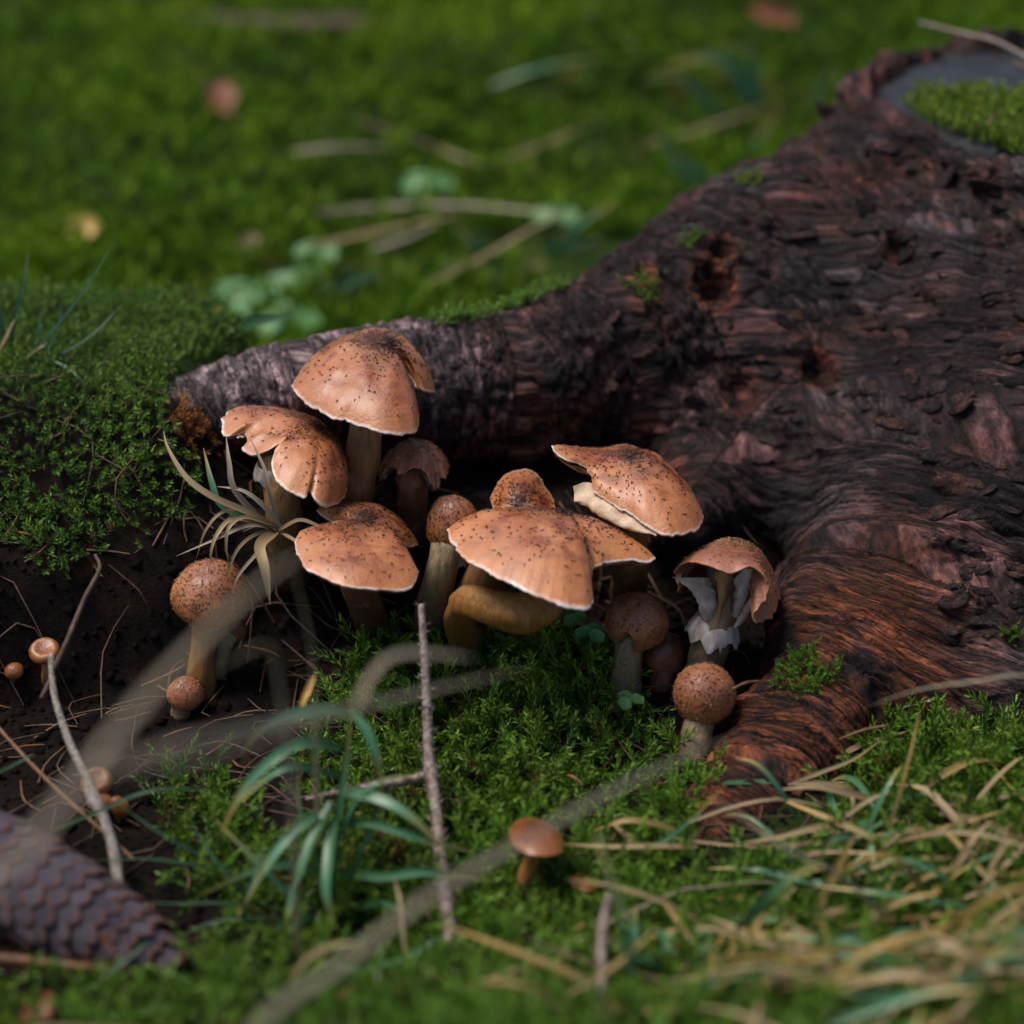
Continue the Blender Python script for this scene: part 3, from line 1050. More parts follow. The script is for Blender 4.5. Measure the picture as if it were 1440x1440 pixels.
BUN = [(0, 1), (.16, .99), (.32, .95), (.5, .86), (.68, .71), (.84, .50), (.95, .26), (1.0, .03), (.98, -.17), (.90, -.31), (.76, -.38), (.58, -.36), (.40, -.30), (.2, -.26), (.03, -.25)]
BELL = [(0, 1), (.18, .98), (.36, .92), (.54, .80), (.70, .60), (.82, .36), (.90, .10), (.95, -.18), (.94, -.38), (.84, -.48), (.66, -.46), (.48, -.40), (.3, -.36), (.03, -.34)]
EGG = [(0, 1), (.2, .97), (.42, .87), (.63, .71), (.81, .48), (.94, .20), (1.0, -.10), (.97, -.40), (.85, -.66), (.66, -.80), (.45, -.84), (.25, -.84), (.03, -.84)]
BOWL = [(0, .42), (.2, .44), (.42, .50), (.64, .55), (.82, .50), (.94, .34), (1.0, .12), (.97, -.06), (.85, -.14), (.6, -.16), (.35, -.14), (.03, -.12)]

def bun_cap(root, ctr, r, prof, axis, mat_, hs=1.0, tufts=260, fuzz=260, seed=0, notch=None, wob=.05, dent=0.0):
    """young closed cap turned about an axis"""
    rng = np.random.default_rng(seed)
    C = pix(*ctr)
    ax = unit(axis)
    e1 = unit(np.cross([0, 1.0, .2], ax))
    e2 = np.cross(ax, e1)
    pr = spline([(q[0], q[1], 0) for q in prof], 40)
    N = 64
    a = np.linspace(0, 2 * math.pi, N, endpoint=False)
    q = np.stack([np.cos(a)[None] * 1.3 * np.ones((40, 1)), np.sin(a)[None] * 1.3 * np.ones((40, 1)), pr[:, 1][:, None] + 0 * a[None] + seed], -1)
    w = 1 + wob * fbm(q, 3, seed)
    rr = np.maximum(pr[:, 0], .01)[:, None] * w
    zz = pr[:, 1][:, None] * hs * w - dent * np.exp(-(pr[:, 0][:, None] / .3) ** 2)
    if notch is not None:                      # a tear rising from the edge
        na, nw, nd = notch
        da = np.abs((a - na + math.pi) % (2 * math.pi) - math.pi)
        g = np.clip(1 - da / nw, 0, 1)[None]
        low = np.clip((.45 - pr[:, 1]) / .6, 0, 1)[:, None]
        zz = zz + g * low * nd
        rr = rr * (1 - .15 * g * low)
    P = C + r * (e1 * (rr * np.cos(a))[..., None] + e2 * (rr * np.sin(a))[..., None] + ax * zz[..., None])
    Nn, Du = lattice_normals(P)
    if np.mean(np.sum(Nn[:10] * ax, -1)) < 0:
        Nn = -Nn
    L = np.concatenate([[0], np.cumsum(np.linalg.norm(np.diff(pr[:, :2], axis=0), axis=1))])
    k = int(np.argmin(pr[:, 1]))
    s = np.clip(L / L[k], 0, 1.3)
    F = [grid_faces(40, N, True), np.arange(N)[None, ::-1], (39 * N + np.arange(N))[None]]
    cap = part(root, 'cap', P.reshape(-1, 3), F, mat_, True, {'s': np.repeat(s * .97, N)})
    Vs, Fs, Rs = [], [], []
    for cnt, lim, ln, nm, mt in ((tufts, .75, .0011, 'hair_scales', 'tuft'), (fuzz, 1.0, .0013, 'fuzz', 'fuzz')):
        if not cnt:
            continue
        u = rng.uniform(0, 1, cnt) ** .6 * lim
        i = np.clip(np.searchsorted(s[:k + 1], u), 1, k)
        j = rng.integers(0, N, cnt)
        V, F3, rn = hair_tufts(P[i, j], Nn[i, j], Du[i, j], ln * .62 * min(1.0, r / .009), .00013, rng, 2, .55)
        part(root, nm, V, F3, MAT[mt], False, {'rnd': rn}, parent=cap, kind='stuff')
    return cap

def base_of(px, py, d):
    return tuple(pix(px, py, d))

FAM = 'honey coloured mushrooms growing in the hollow under the root'
def mush(label, base, group=FAM):
    return thing('mushroom', label, 'mushroom', base_of(*base), group)

# --- the tallest one, over the root
m = mush('tallest tan mushroom with dark hairy crown and torn edge, over the greyed root', (492, 740, .617))
loft_cap(m, (540, 480, .613), [(412, 541, .604), (437, 566, .596), (475, 584, .590), (487, 585, .5895), (494, 589, .589), (530, 600, .586), (565, 606, .587), (587, 599, .592), (590, 574, .599), (578, 540, .607),
     (562, 517, .613), (566, 512, .616), (580, 524, .616), (594, 542, .613), (609, 545, .617), (612, 538, .620), (600, 512, .628), (588, 498, .636), (556, 492, .652), (490, 500, .654), (436, 508, .640), (420, 524, .620)],
     MAT['cap_tan'], k=1.35, tufts=420, seed=1, crown=420)
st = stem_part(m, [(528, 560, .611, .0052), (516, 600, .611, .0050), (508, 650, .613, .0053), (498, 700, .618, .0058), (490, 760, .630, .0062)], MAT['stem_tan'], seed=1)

# --- kidney shaped one on the left
m = mush('folded kidney shaped tan mushroom with wavy rim beside the dry grass tuft', (405, 770, .602))
loft_cap(m, (442, 599, .606), [(316, 582, .606), (316, 603, .601), (328, 606, .599), (343, 602, .600), (350, 612, .598), (346, 624, .596), (356, 633, .594), (378, 627, .592), (396, 617, .592), (404, 616, .591),
     (392, 622, .590), (385, 645, .587), (390, 664, .584), (405, 680, .581), (428, 692, .580), (434, 692, .580), (438, 683, .583), (443, 690, .581), (452, 700, .581), (464, 705, .583), (486, 694, .594), (492, 662, .606), (478, 618, .618), (446, 590, .630), (400, 574, .634), (350, 570, .624), (326, 572, .614)],
     MAT['cap_tan'], k=1.35, tufts=260, seed=2, edge=.0016, dome=False, crown=80)
st = stem_part(m, [(390, 640, .600, .0056), (396, 690, .600, .0052), (400, 740, .604, .0055), (406, 800, .617, .006)], MAT['stem_tan'], seed=2)
ring_part(m, st, pix(386, 650, .599), (0, -.1, 1), .0050, .0064, .0042, 5)

# --- double lobed one below it
m = mush('tan mushroom folded into two lobes with a white frayed rim, above the bare soil', (505, 870, .592))
loft_cap(m, (512, 728, .586), [(416, 763, .573), (420, 745, .577), (436, 738, .579), (455, 737, .581), (484, 735, .585), (486, 732, .587), (470, 731, .590), (446, 715, .597), (456, 707, .604), (482, 712, .616), (522, 714, .622), (560, 726, .614),
     (586, 757, .602), (580, 764, .596), (566, 760, .591), (556, 751, .589), (566, 762, .584), (582, 785, .574), (589, 803, .569), (582, 820, .565), (552, 826, .561), (500, 821, .558), (455, 808, .561), (428, 791, .566)],
     MAT['cap_tan'], k=1.35, tufts=330, seed=3, edge=.0010, dome=False, crown=200)
st = stem_part(m, [(505, 770, .585, .0050), (500, 812, .590, .0048), (514, 850, .606, .0050), (524, 880, .622, .0052)], MAT['stem_brown'], seed=3)

# --- withered brown one behind
m = mush('small withered dark brown mushroom with ragged drooping cap behind the two lobed one', (580, 740, .625))
loft_cap(m, (590, 619, .622), [(536, 668, .618), (545, 652, .614), (556, 652, .611), (566, 662, .609), (578, 652, .608), (596, 655, .607), (606, 672, .608), (614, 682, .611), (622, 668, .613), (630, 656, .618), (622, 640, .628), (598, 634, .638), (560, 634, .636), (538, 648, .628)],
     MAT['cap_brown'], k=1.5, tufts=240, seed=4, jag=.0012, lumps=.0014, tuft_mat='fuzz')
stem_part(m, [(585, 640, .620, .0058), (580, 680, .618, .0048), (580, 720, .624, .0045), (582, 750, .632, .0048)], MAT['stem_brown'], .2, seed=4)

# --- young bell left of the large one
m = mush('young bell shaped mushroom with pale veil under its cap, left of the broadest cap', (610, 860, .605))
bun_cap(m, (637, 736, .604), .0086, BELL, (-.1, -.15, 1), MAT['cap_bun'], 1.05, seed=5)
st = stem_part(m, [(632, 752, .604, .0050), (626, 785, .603, .0048), (616, 825, .608, .0050), (606, 875, .624, .0056)], MAT['stem_pale'], seed=5)
ring_part(m, st, pix(630, 768, .6035), (-.1, 0, 1), .0046, .0056, .0046, 11)

# --- tilted one behind the large one
m = mush('mushroom with its pale back rim turned up, peeping over the broadest cap', (690, 860, .604))
loft_cap(m, (728, 706, .598), [(690, 712, .606), (694, 690, .611), (704, 674, .615), (722, 663, .618), (740, 660, .619), (756, 668, .618), (766, 684, .615), (780, 708, .609), (776, 735, .600), (740, 748, .594), (704, 738, .597)],
     MAT['cap_tan'], k=.9, up=(0, -.55, .83), tufts=170, seed=6, edge=-.0004)
stem_part(m, [(728, 722, .602, .0055), (700, 770, .600, .0052), (670, 830, .606, .0056), (655, 870, .622, .006)], MAT['stem_tan'], seed=6)

# --- the broad one in the middle
m = mush('broadest tan mushroom with white front rim and torn lip, on a bent stem', (650, 900, .588))
loft_cap(m, (785, 717, .590), [(632, 742, .577), (638, 760, .571), (660, 783, .564), (695, 804, .558), (735, 823, .554), (780, 842, .551), (812, 851, .552), (832, 849, .555), (835, 835, .559), (832, 812, .564), (836, 797, .567), (848, 787, .570), (857, 786, .572),
     (872, 783, .574), (890, 781, .576), (908, 786, .577), (921, 781, .580), (914, 772, .585), (893, 757, .592), (862, 748, .598), (832, 738, .608), (780, 730, .618), (716, 732, .616), (664, 736, .604), (640, 734, .590)],
     MAT['cap_tan'], k=1.3, tufts=480, crown=160, seed=7, edge=.0010, N=200)
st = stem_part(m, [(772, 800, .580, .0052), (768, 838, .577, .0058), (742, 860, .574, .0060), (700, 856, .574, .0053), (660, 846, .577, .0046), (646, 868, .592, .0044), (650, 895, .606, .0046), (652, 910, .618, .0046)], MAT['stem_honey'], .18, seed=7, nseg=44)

# --- right upper one with the bite
m = mush('brown speckled mushroom with bitten notch and upturned white tip, under the root', (885, 830, .600))
loft_cap(m, (884, 637, .604), [(776, 623, .600), (784, 634, .598), (797, 643, .597), (812, 647, .598), (824, 655, .598), (831, 668, .597), (834, 686, .594), (856, 702, .590), (884, 718, .586), (908, 734, .582), (927, 747, .580), (944, 748, .580), (968, 745, .583), (987, 734, .590), (986, 712, .600),
     (968, 682, .614), (930, 655, .628), (880, 642, .634), (826, 632, .624), (790, 622, .610)],
     MAT['cap_tan'], k=1.25, tufts=300, crown=120, seed=8, edge=.0009)
st = stem_part(m, [(892, 690, .600, .0060), (888, 740, .598, .0052), (886, 790, .610, .0054), (884, 845, .635, .006)], MAT['stem_tan'], seed=8)
# slab of gills hanging from the broken side
top_ = spline([pix(*q) for q in [(806, 696, .598), (826, 690, .5975), (850, 700, .593), (885, 722, .588), (925, 744, .583)]], 30)
low_ = spline([pix(*q) for q in [(808, 704, .598), (826, 716, .594), (852, 732, .589), (886, 746, .585), (920, 753, .583)]], 30)
slab = []
for u in np.linspace(0, 1, 8):
    slab.append(top_ * (1 - u) + low_ * u + np.array([0, -.0018, 0]) * math.sin(u * math.pi) + fbm(top_ * 300 + u, 3, 4)[:, None] * .0005)
for u in np.linspace(1, 0, 8):
    slab.append(top_ * (1 - u) + low_ * u + np.array([0, .0035, .001]))
part(m, 'broken_gill_slab', np.array(slab).reshape(-1, 3), grid_faces(16, 30), MAT['gill'], True)

# --- torn open one against the stump
m = mush('torn open mushroom showing white shreds inside its brown cap, beside the stump', (985, 940, 0.6040))
loft_cap(m, (1030, 759, 0.6000), [(953, 822, 0.5890), (948, 808, 0.5900), (950, 794, 0.5890), (966, 784, 0.5840), (990, 787, 0.5790), (1012, 795, 0.5770), (1030, 800, 0.5765), (1052, 790, 0.5770), (1070, 798, 0.5780), (1080, 815, 0.5780), (1076, 840, 0.5780), (1060, 858, 0.5790), (1064, 868, 0.5810), (1084, 862, 0.5880), (1097, 830, 0.6020),
     (1090, 830, 0.6140), (1050, 838, 0.6220), (1000, 836, 0.6200), (964, 826, 0.6100), (954, 826, 0.5980)],
     MAT['cap_brown'], k=1.7, tufts=380, seed=9, jag=.0009, tuft_mat='fuzz', gills=False, lumps=.001)
st = stem_part(m, [(1030, 790, 0.6000, .0085), (1022, 825, 0.5980, .0062), (1012, 860, 0.5970, .0056), (1000, 900, 0.5990, .0056), (985, 960, 0.6060, .0060)], MAT['stem_pale'], .22, seed=9)
ring_part(m, st, pix(1008, 868, 0.5965), (.15, -.05, 1), .0050, .0080, .0060, 17, jag=.55)
for k, (p0, p1, p2, w) in enumerate([((972, 812, 0.5860), (990, 838, 0.5890), (1000, 872, 0.5930), .0042), ((1052, 800, 0.5850), (1044, 835, 0.5880), (1034, 868, 0.5930), .0036), ((1078, 836, 0.5820), (1058, 850, 0.5850), (1036, 880, 0.5920), .0028), ((1020, 802, 0.5850), (1018, 830, 0.5880), (1012, 862, 0.5920), .0022)]):
    C_ = spline([pix(*p0), pix(*p1), pix(*p2)], 16)
    wv = np.linspace(w, w * .35, 16)
    el, er = (1 + .8 * fbm(C_ * 330 + 7 * q_, 4, 31 + k + 9 * q_, .7) for q_ in (0, 1))
    V_ = []
    for off in (-1, -.4, .3, 1):
        V_.append(C_ + RGT * (wv * off * (el if off < 0 else er))[:, None] - FWD * (.0012 * (1 - off * off) + 0 * wv)[:, None] + fbm(C_ * 300 + off, 2, k)[:, None] * .0005)
    for off in (1, -1):
        V_.append(C_ + RGT * (wv * off * .8)[:, None] + FWD * .0009)
    part(m, 'white_shred' if k != 3 else 'brown_shred', np.array(V_).reshape(-1, 3), np.vstack([grid_faces(6, 16), np.stack([5 * 16 + np.arange(15), np.arange(15), np.arange(15) + 1, 5 * 16 + np.arange(15) + 1], -1)]), MAT['veil'] if k != 3 else MAT['stem_tan'], True, {'t': np.zeros(96)})

# --- small ones
m = mush('small round brown mushroom with a notch torn in its front edge, on the moss edge', (882, 965, 0.6040))
bun_cap(m, (895, 876, 0.6020), .0097, BUN, (.12, -.25, 1), MAT['cap_bun'], .95, seed=10, notch=(-1.95, .34, .55), tufts=220)
stem_part(m, [(890, 885, 0.6040, .0046), (884, 920, 0.6030, .0042), (880, 955, 0.6040, .0046), (880, 990, 0.6060, .005)], MAT['stem_pale'], seed=10)

m = mush('dim pinkish small mushroom crowded behind the notched brown one', (935, 985, 0.6080))
bun_cap(m, (934, 918, 0.6110), .0072, BELL, (.25, -.1, 1), MAT['cap_brown'], .9, tufts=60, fuzz=120, seed=11)
stem_part(m, [(934, 925, 0.6110, .0040), (930, 960, 0.6100, .0038), (930, 1000, 0.6120, .0042)], MAT['stem_brown'], seed=11)

m = mush('egg shaped fuzzy brown mushroom standing at the foot of the rusty root', (972, 1062, .577))
bun_cap(m, (990, 973, .579), .0090, EGG, (-.18, -.42, .9), MAT['cap_bun'], .92, tufts=300, fuzz=520, seed=12)
stem_part(m, [(990, 990, .581, .0048), (980, 1030, .579, .0044), (974, 1070, .578, .0048), (972, 1095, .579, .005)], MAT['stem_pale'], seed=12)

m = mush('lone round tan mushroom with fuzzy cap rising from the dark soil', (284, 975, .604))
bun_cap(m, (296, 836, .596), .0113, BUN, (.03, -.33, 1), MAT['cap_bun'], .86, tufts=330, fuzz=520, seed=13, dent=.04)
st = stem_part(m, [(292, 850, .597, .0042), (288, 890, .598, .0038), (284, 930, .600, .0038), (282, 965, .603, .0046), (282, 990, .606, .0046)], MAT['stem_honey'], seed=13)
ring_part(m, st, pix(291, 866, .5975), (0, -.1, 1), .0040, .0052, .0018, 19)

m = mush('button mushroom with pale fuzzy cap at the foot of the lone round one', (252, 1012, .598))
bun_cap(m, (261, 976, .594), .0054, BUN, (.0, -.35, 1), MAT['cap_bun'], .95, tufts=90, fuzz=220, seed=14)
stem_part(m, [(259, 982, .594, .0030), (254, 1000, .595, .0028), (252, 1020, .597, .003)], MAT['stem_pale'], seed=14)

m = mush('tiny pinkish mushroom half hidden behind the lone round one', (310, 930, .607))
bun_cap(m, (332, 884, .606), .0032, EGG, (.2, -.2, 1), MAT['cap_brown'], 1.2, tufts=0, fuzz=40, seed=15)
stem_part(m, [(330, 890, .606, .0020), (318, 900, .605, .0028), (308, 920, .605, .0030), (304, 945, .607, .003)], MAT['stem_pale'], seed=15)

TINY = 'tiny amber mushrooms on the dark soil'
m = mush('tiny amber mushroom with dimpled cap below the moss bank', (66, 950, .606), TINY)
bun_cap(m, (63, 917, .594), .0046, BOWL, (.05, -.35, 1), MAT['cap_honey'], .9, tufts=0, fuzz=40, seed=16)
stem_part(m, [(64, 918, .595, .0014), (66, 940, .596, .0015), (66, 958, .599, .0016)], MAT['stem_honey'], seed=16)
m = mush('faint tiny amber mushroom buried in soil below the moss bank', (18, 958, .610), TINY)
bun_cap(m, (20, 944, .597), .0028, BUN, (.0, -.3, 1), MAT['cap_honey'], .9, tufts=0, fuzz=0, seed=17)
stem_part(m, [(20, 946, .598, .001), (18, 958, .599, .0011), (18, 968, .601, .0012)], MAT['stem_honey'], seed=17)
for k, (cx_, cy_, dd, r, lab) in enumerate([(136, 1101, .555, .0044, 'tiny amber mushroom with dimpled cap, biggest of three behind the pale twig'),
                                           (143, 1130, .551, .0030, 'tiny amber mushroom pressed against the pale twig, lowest of three'),
                                           (167, 1134, .552, .0026, 'tiny oblong amber mushroom leaning away from the pale twig')]):
    m = mush(lab, (cx_, cy_ + 22, dd + .003), TINY)
    bun_cap(m, (cx_, cy_, dd), r, BOWL if k == 0 else EGG, [(.1, -.4, 1), (-.2, -.3, 1), (-.45, -.2, 1)][k], MAT['cap_honey'], [1.0, .8, 1.3][k], tufts=0, fuzz=30, seed=20 + k)
    stem_part(m, [(cx_, cy_ + 4, dd + .001, r * .42), (cx_ - 2, cy_ + 18, dd + .002, r * .4), (cx_ - 3, cy_ + 34, dd + .004, r * .42)], MAT['stem_honey'], seed=20 + k)

FLAT = 'small flat russet mushrooms in the green moss'
m = mush('flat russet mushroom on a thin amber stem in the green moss', (737, 1245, 0.5200), FLAT)
loft_cap(m, (752, 1158, 0.5210), [(716, 1172, 0.5180), (720, 1186, 0.5130), (738, 1196, 0.5090), (762, 1200, 0.5080), (786, 1196, 0.5110), (793, 1184, 0.5180), (786, 1168, 0.5270), (760, 1152, 0.5330), (732, 1150, 0.5310), (718, 1160, 0.5240)],
     MAT['cap_russet'], k=1.3, tufts=0, seed=24, jag=.0003, N=80, S=18, gill=.0014, lumps=.0003, edge=.0006, thick=.0008)
stem_part(m, [(755, 1180, 0.5210, .0022), (748, 1205, 0.5200, .0020), (738, 1235, 0.5210, .0021), (732, 1262, 0.5240, .0022)], MAT['stem_honey'], seed=24)
m = mush('lower flat russet mushroom sunk in the green moss', (820, 1262, 0.5250), FLAT)
loft_cap(m, (820, 1232, 0.5240), [(800, 1238, 0.5220), (808, 1248, 0.5190), (824, 1252, 0.5180), (840, 1247, 0.5210), (838, 1236, 0.5270), (822, 1227, 0.5300), (806, 1229, 0.5270)],
     MAT['cap_russet'], k=1.2, tufts=0, seed=25, jag=.0003, N=60, S=16, gill=.001, lumps=.0003, edge=.0004, thick=.0007)
stem_part(m, [(820, 1242, 0.5240, .0016), (820, 1258, 0.5250, .0016), (820, 1275, 0.5270, .0016)], MAT['stem_honey'], seed=25)

# ================================================================== MOSS
def shoot(seed, nleaf, leaf, width, arch, spread=1.0, stem=True):
    """one moss shoot, base at the origin, growing along +Z and arching to +X -> V, F3, t"""
    r = np.random.default_rng(seed)
    V, F, T = [], [], []
    def axis(u):
        return np.array([arch * u * u, 0, u * (1 - .35 * abs(arch) * u)])
    for i in range(nleaf):
        u = .12 + .88 * (i + .5) / nleaf
        p = axis(u)
        tg = unit(axis(min(1, u + .02)) - axis(u - .02))
        e1 = unit(np.cross(tg, [0, 1, .1]))
        e2 = np.cross(tg, e1)
        an = i * 2.4 + r.uniform(-.4, .4)
        out = e1 * math.cos(an) + e2 * math.sin(an)
        d = unit(tg * r.uniform(.7, 1.1) + out * spread * (1.15 - .5 * u))
        sd_ = np.cross(d, out)
        L = leaf * (1.15 - .45 * u) * r.uniform(.8, 1.2)
        w = width * r.uniform(.8, 1.2)
        nm = np.cross(sd_, d)
        b = len(V)
        V += [p, p + d * L * .45 + sd_ * w + nm * w * .4, p + d * L - nm * L * .12, p + d * L * .45 - sd_ * w + nm * w * .4]
        F += [(b, b + 1, b + 2), (b, b + 2, b + 3)]
        T += [u * .6, u * .8, u, u * .8]
    if stem:
        b = len(V)
        for k in range(4):
            p = axis(k / 3)
            V += [p + np.array([0, .018, 0]), p - np.array([0, .018, 0])]
            T += [0, 0]
        for k in range(3):
            F += [(b + 2 * k, b + 2 * k + 1, b + 2 * k + 3), (b + 2 * k, b + 2 * k + 3, b + 2 * k + 2)]
    return np.array(V), np.array(F), np.array(T)

def frames(D, rng):
    """rotation matrices whose Z column is D"""
    z = unit(D)
    h = rng.normal(0, 1, z.shape)
    x = unit(h - z * np.sum(h * z, 1)[:, None])
    return np.stack([x, np.cross(z, x), z], -1)

def scatter(shoots, P, D, sc, rnd, rng):
    """many shoots merged into one mesh's arrays"""
    Rm = frames(D, rng)
    w = rng.integers(0, len(shoots), len(P))
    Vs, Fs, Ts, Rs, base = [], [], [], [], 0
    for k, (V, F, T) in enumerate(shoots):
        i = np.where(w == k)[0]
        if not len(i):
            continue
        q = np.einsum('nij,vj->nvi', Rm[i], V) * sc[i][:, None, None] + P[i][:, None]
        Vs.append(q.reshape(-1, 3))
        Fs.append((base + (np.arange(len(i)) * len(V))[:, None, None] + F[None]).reshape(-1, 3))
        Ts.append(np.tile(T, len(i)))
        Rs.append(np.repeat(rnd[i], len(V)))
        base += len(i) * len(V)
    return np.vstack(Vs), np.vstack(Fs), np.concatenate(Ts), np.concatenate(Rs)

def inside(px, py, poly):
    px, py = np.asarray(px), np.asarray(py)
    r = np.zeros(px.shape, bool)
    n = len(poly)
    for i in range(n):
        x1, y1 = poly[i]
        x2, y2 = poly[(i + 1) % n]
        c = ((y1 > py) != (y2 > py)) & (px < (x2 - x1) * (py - y1) / ((y2 - y1) if y2 != y1 else 1e-9) + x1)
        r ^= c
    return r

def ground_field(x0, x1, y0, y1, step, rng):
    """jittered points on the ground with normals and their photo position"""
    xs = np.arange(x0, x1, step)
    ys = np.arange(y0, y1, step)
    X, Y = np.meshgrid(xs, ys, indexing='ij')
    X = X.ravel() + rng.uniform(-.5, .5, X.size) * step
    Y = Y.ravel() + rng.uniform(-.5, .5, Y.size) * step
    P = np.stack([X, Y, H(X, Y)], -1)
    return P, ground_normal(X, Y), *proj(P)

FEATHER = [shoot(s, 22, .24, .036, a, 1.0) for s, a in ((1, .25), (2, .5), (3, .1), (4, .7), (5, .4))]
CUSHION = [shoot(s, 12, .34, .075, a, 1.1, False) for s, a in ((11, .1), (12, .3), (13, .0), (14, .45))]
COARSE = [shoot(s, 9, .62, .13, a, .9, False) for s, a in ((21, .2), (22, .5), (23, -.1), (24, .35))]
TIGHT = [shoot(s, 9, .45, .11, .1, .8, False) for s in (31, 32, 33)]

rng = np.random.default_rng(400)
# green feather moss in front of the mushrooms
FRONT = [(-900, 1395), (160, 1395), (262, 1372), (330, 1290), (250, 1210), (215, 1120), (260, 1085), (330, 1110), (400, 1200), (470, 1190), (430, 1110), (420, 1040), (470, 965), (540, 880), (600, 872), (690, 868), (790, 880), (850, 945), (900, 985),
         (950, 1040), (985, 1080), (1040, 1020), (1010, 1110), (960, 1190), (950, 1260), (1050, 1210), (1170, 1190), (1180, 1080), (1225, 990), (1330, 955), (2600, 900), (2600, 2600), (-900, 2600)]
P, Nn, u, v, d = ground_field(-.22, .30, -.26, .06, .0026, rng)
k = inside(u, v, FRONT) & (rng.uniform(0, 1, len(P)) < np.where(v > 1330, .55, .95) * np.where((u > 1050) & (v > 1200), .7, 1) * np.where(u < 420, .75, 1))
k &= fb2(P[:, 0], P[:, 1], 60, 2, 51) > -.55
P, Nn, u, v = P[k], Nn[k], u[k], v[k]
tuftn = fb2(P[:, 0], P[:, 1], 45, 3, 52)
D = Nn * .55 + np.array([0, -.50, .22]) + rng.normal(0, .50, P.shape)
D[:, 2] = np.abs(D[:, 2])
sc = rng.uniform(.0085, .0165, len(P)) * (1 + .35 * tuftn)
rnd = np.clip(.45 + .5 * fb2(P[:, 0], P[:, 1], 30, 3, 53) + rng.normal(0, .22, len(P)), 0, 1)
V, F, T, Rr = scatter(FEATHER, P - Nn * .001 + np.array([0, 0, 1]) * (tuftn * .002)[:, None], D, sc, rnd, rng)
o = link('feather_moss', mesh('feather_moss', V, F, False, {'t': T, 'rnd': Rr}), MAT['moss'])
tag(o, 'bright green feather moss covering the ground in front of the mushrooms', 'moss', kind='stuff')

# moss on the bank at the left
P, Nn, u, v, d = ground_field(-.26, -.045, -.05, .20, .0021, rng)
rootgap = seg_sdf(P, ROOT_A)[0]
edge_n = fb2(P[:, 0], P[:, 1], 50, 3, 60) * 28
BANK = [(-900, 200), (360, 200), (350, 440), (330, 492), (262, 520), (266, 580), (240, 600), (290, 690), (215, 745), (185, 800), (120, 790), (60, 815), (40, 760), (-900, 800)]
k = inside(u, v + edge_n, BANK) & (fb2(P[:, 0], P[:, 1], 70, 2, 61) > -.45) & (rootgap > .0005)
k &= rng.uniform(0, 1, len(P)) < .9
P, Nn = P[k], Nn[k]
D = Nn + np.array([0, -.35, .25]) + rng.normal(0, .35, P.shape)
sc = rng.uniform(.0045, .0080, len(P)) * (1 + .4 * fb2(P[:, 0], P[:, 1], 60, 2, 62))
rnd = np.clip(.45 + .5 * fb2(P[:, 0], P[:, 1], 35, 3, 63) + .15 * ss(.03, .1, P[:, 1]) + rng.normal(0, .2, len(P)), 0, 1)
V, F, T, Rr = scatter(CUSHION + FEATHER[:2], P - Nn * .0006, D, sc, rnd, rng)
o = link('cushion_moss', mesh('cushion_moss', V, F, False, {'t': T, 'rnd': Rr}), MAT['moss_bank'])
tag(o, 'dark green cushion moss covering the bank at the end of the root', 'moss', kind='stuff')

# mossy meadow behind the root
PX, PY = [], []
for y0, y1, st_ in ((.12, .45, .0075), (.45, 1.0, .011), (1.0, 2.6, .018)):
    w = .30 + .34 * y1
    P, _, u, v, d = ground_field(-w, w * 1.05, y0, y1, st_, rng)
    PX.append(P)
P = np.vstack(PX)
Nn = ground_normal(P[:, 0], P[:, 1], .01)
k = (stump_coarse(P + np.array([0, 0, .004])) > .004) & ~((P[:, 0] < -.06) & (P[:, 1] < .19))
patch = fb2(P[:, 0], P[:, 1], 7, 4, 70)
k &= (patch > -.40) & (rng.uniform(0, 1, len(P)) < .93)
P, Nn, patch = P[k], Nn[k], patch[k]
D = Nn + rng.normal(0, .45, P.shape)
D[:, 2] = np.abs(D[:, 2]) + .1
sc = rng.uniform(.012, .024, len(P)) * (.85 + .25 * ss(.4, 1.5, P[:, 1]))
rnd = np.clip(.42 + .55 * fb2(P[:, 0], P[:, 1], 5, 3, 71) + .4 * fb2(P[:, 0], P[:, 1], 22, 2, 72) + rng.normal(0, .15, len(P)), 0, 1)
V, F, T, Rr = scatter(COARSE, P - Nn * .001, D, sc, rnd, rng)
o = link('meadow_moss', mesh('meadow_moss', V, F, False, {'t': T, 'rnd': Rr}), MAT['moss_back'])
tag(o, 'soft green moss carpet of the clearing behind the root', 'moss', kind='stuff')

# moss growing on the stump
def moss_clump(label, P, Nn, size, mat_, shoots, seed, up=.4):
    r = np.random.default_rng(seed)
    D = Nn + np.array([0, -.1, up]) + r.normal(0, .4, P.shape)
    V, F, T, Rr = scatter(shoots, P - Nn * .0004, D, size * r.uniform(.65, 1.25, len(P)), np.clip(r.normal(.5, .25, len(P)), 0, 1), r)
    c = P.mean(0)
    o = link('moss_clump', mesh('moss_clump', V - c, F, False, {'t': T, 'rnd': Rr}), mat_)
    o.location = c
    tag(o, label, 'moss', 'moss clumps growing on the stump', 'stuff')

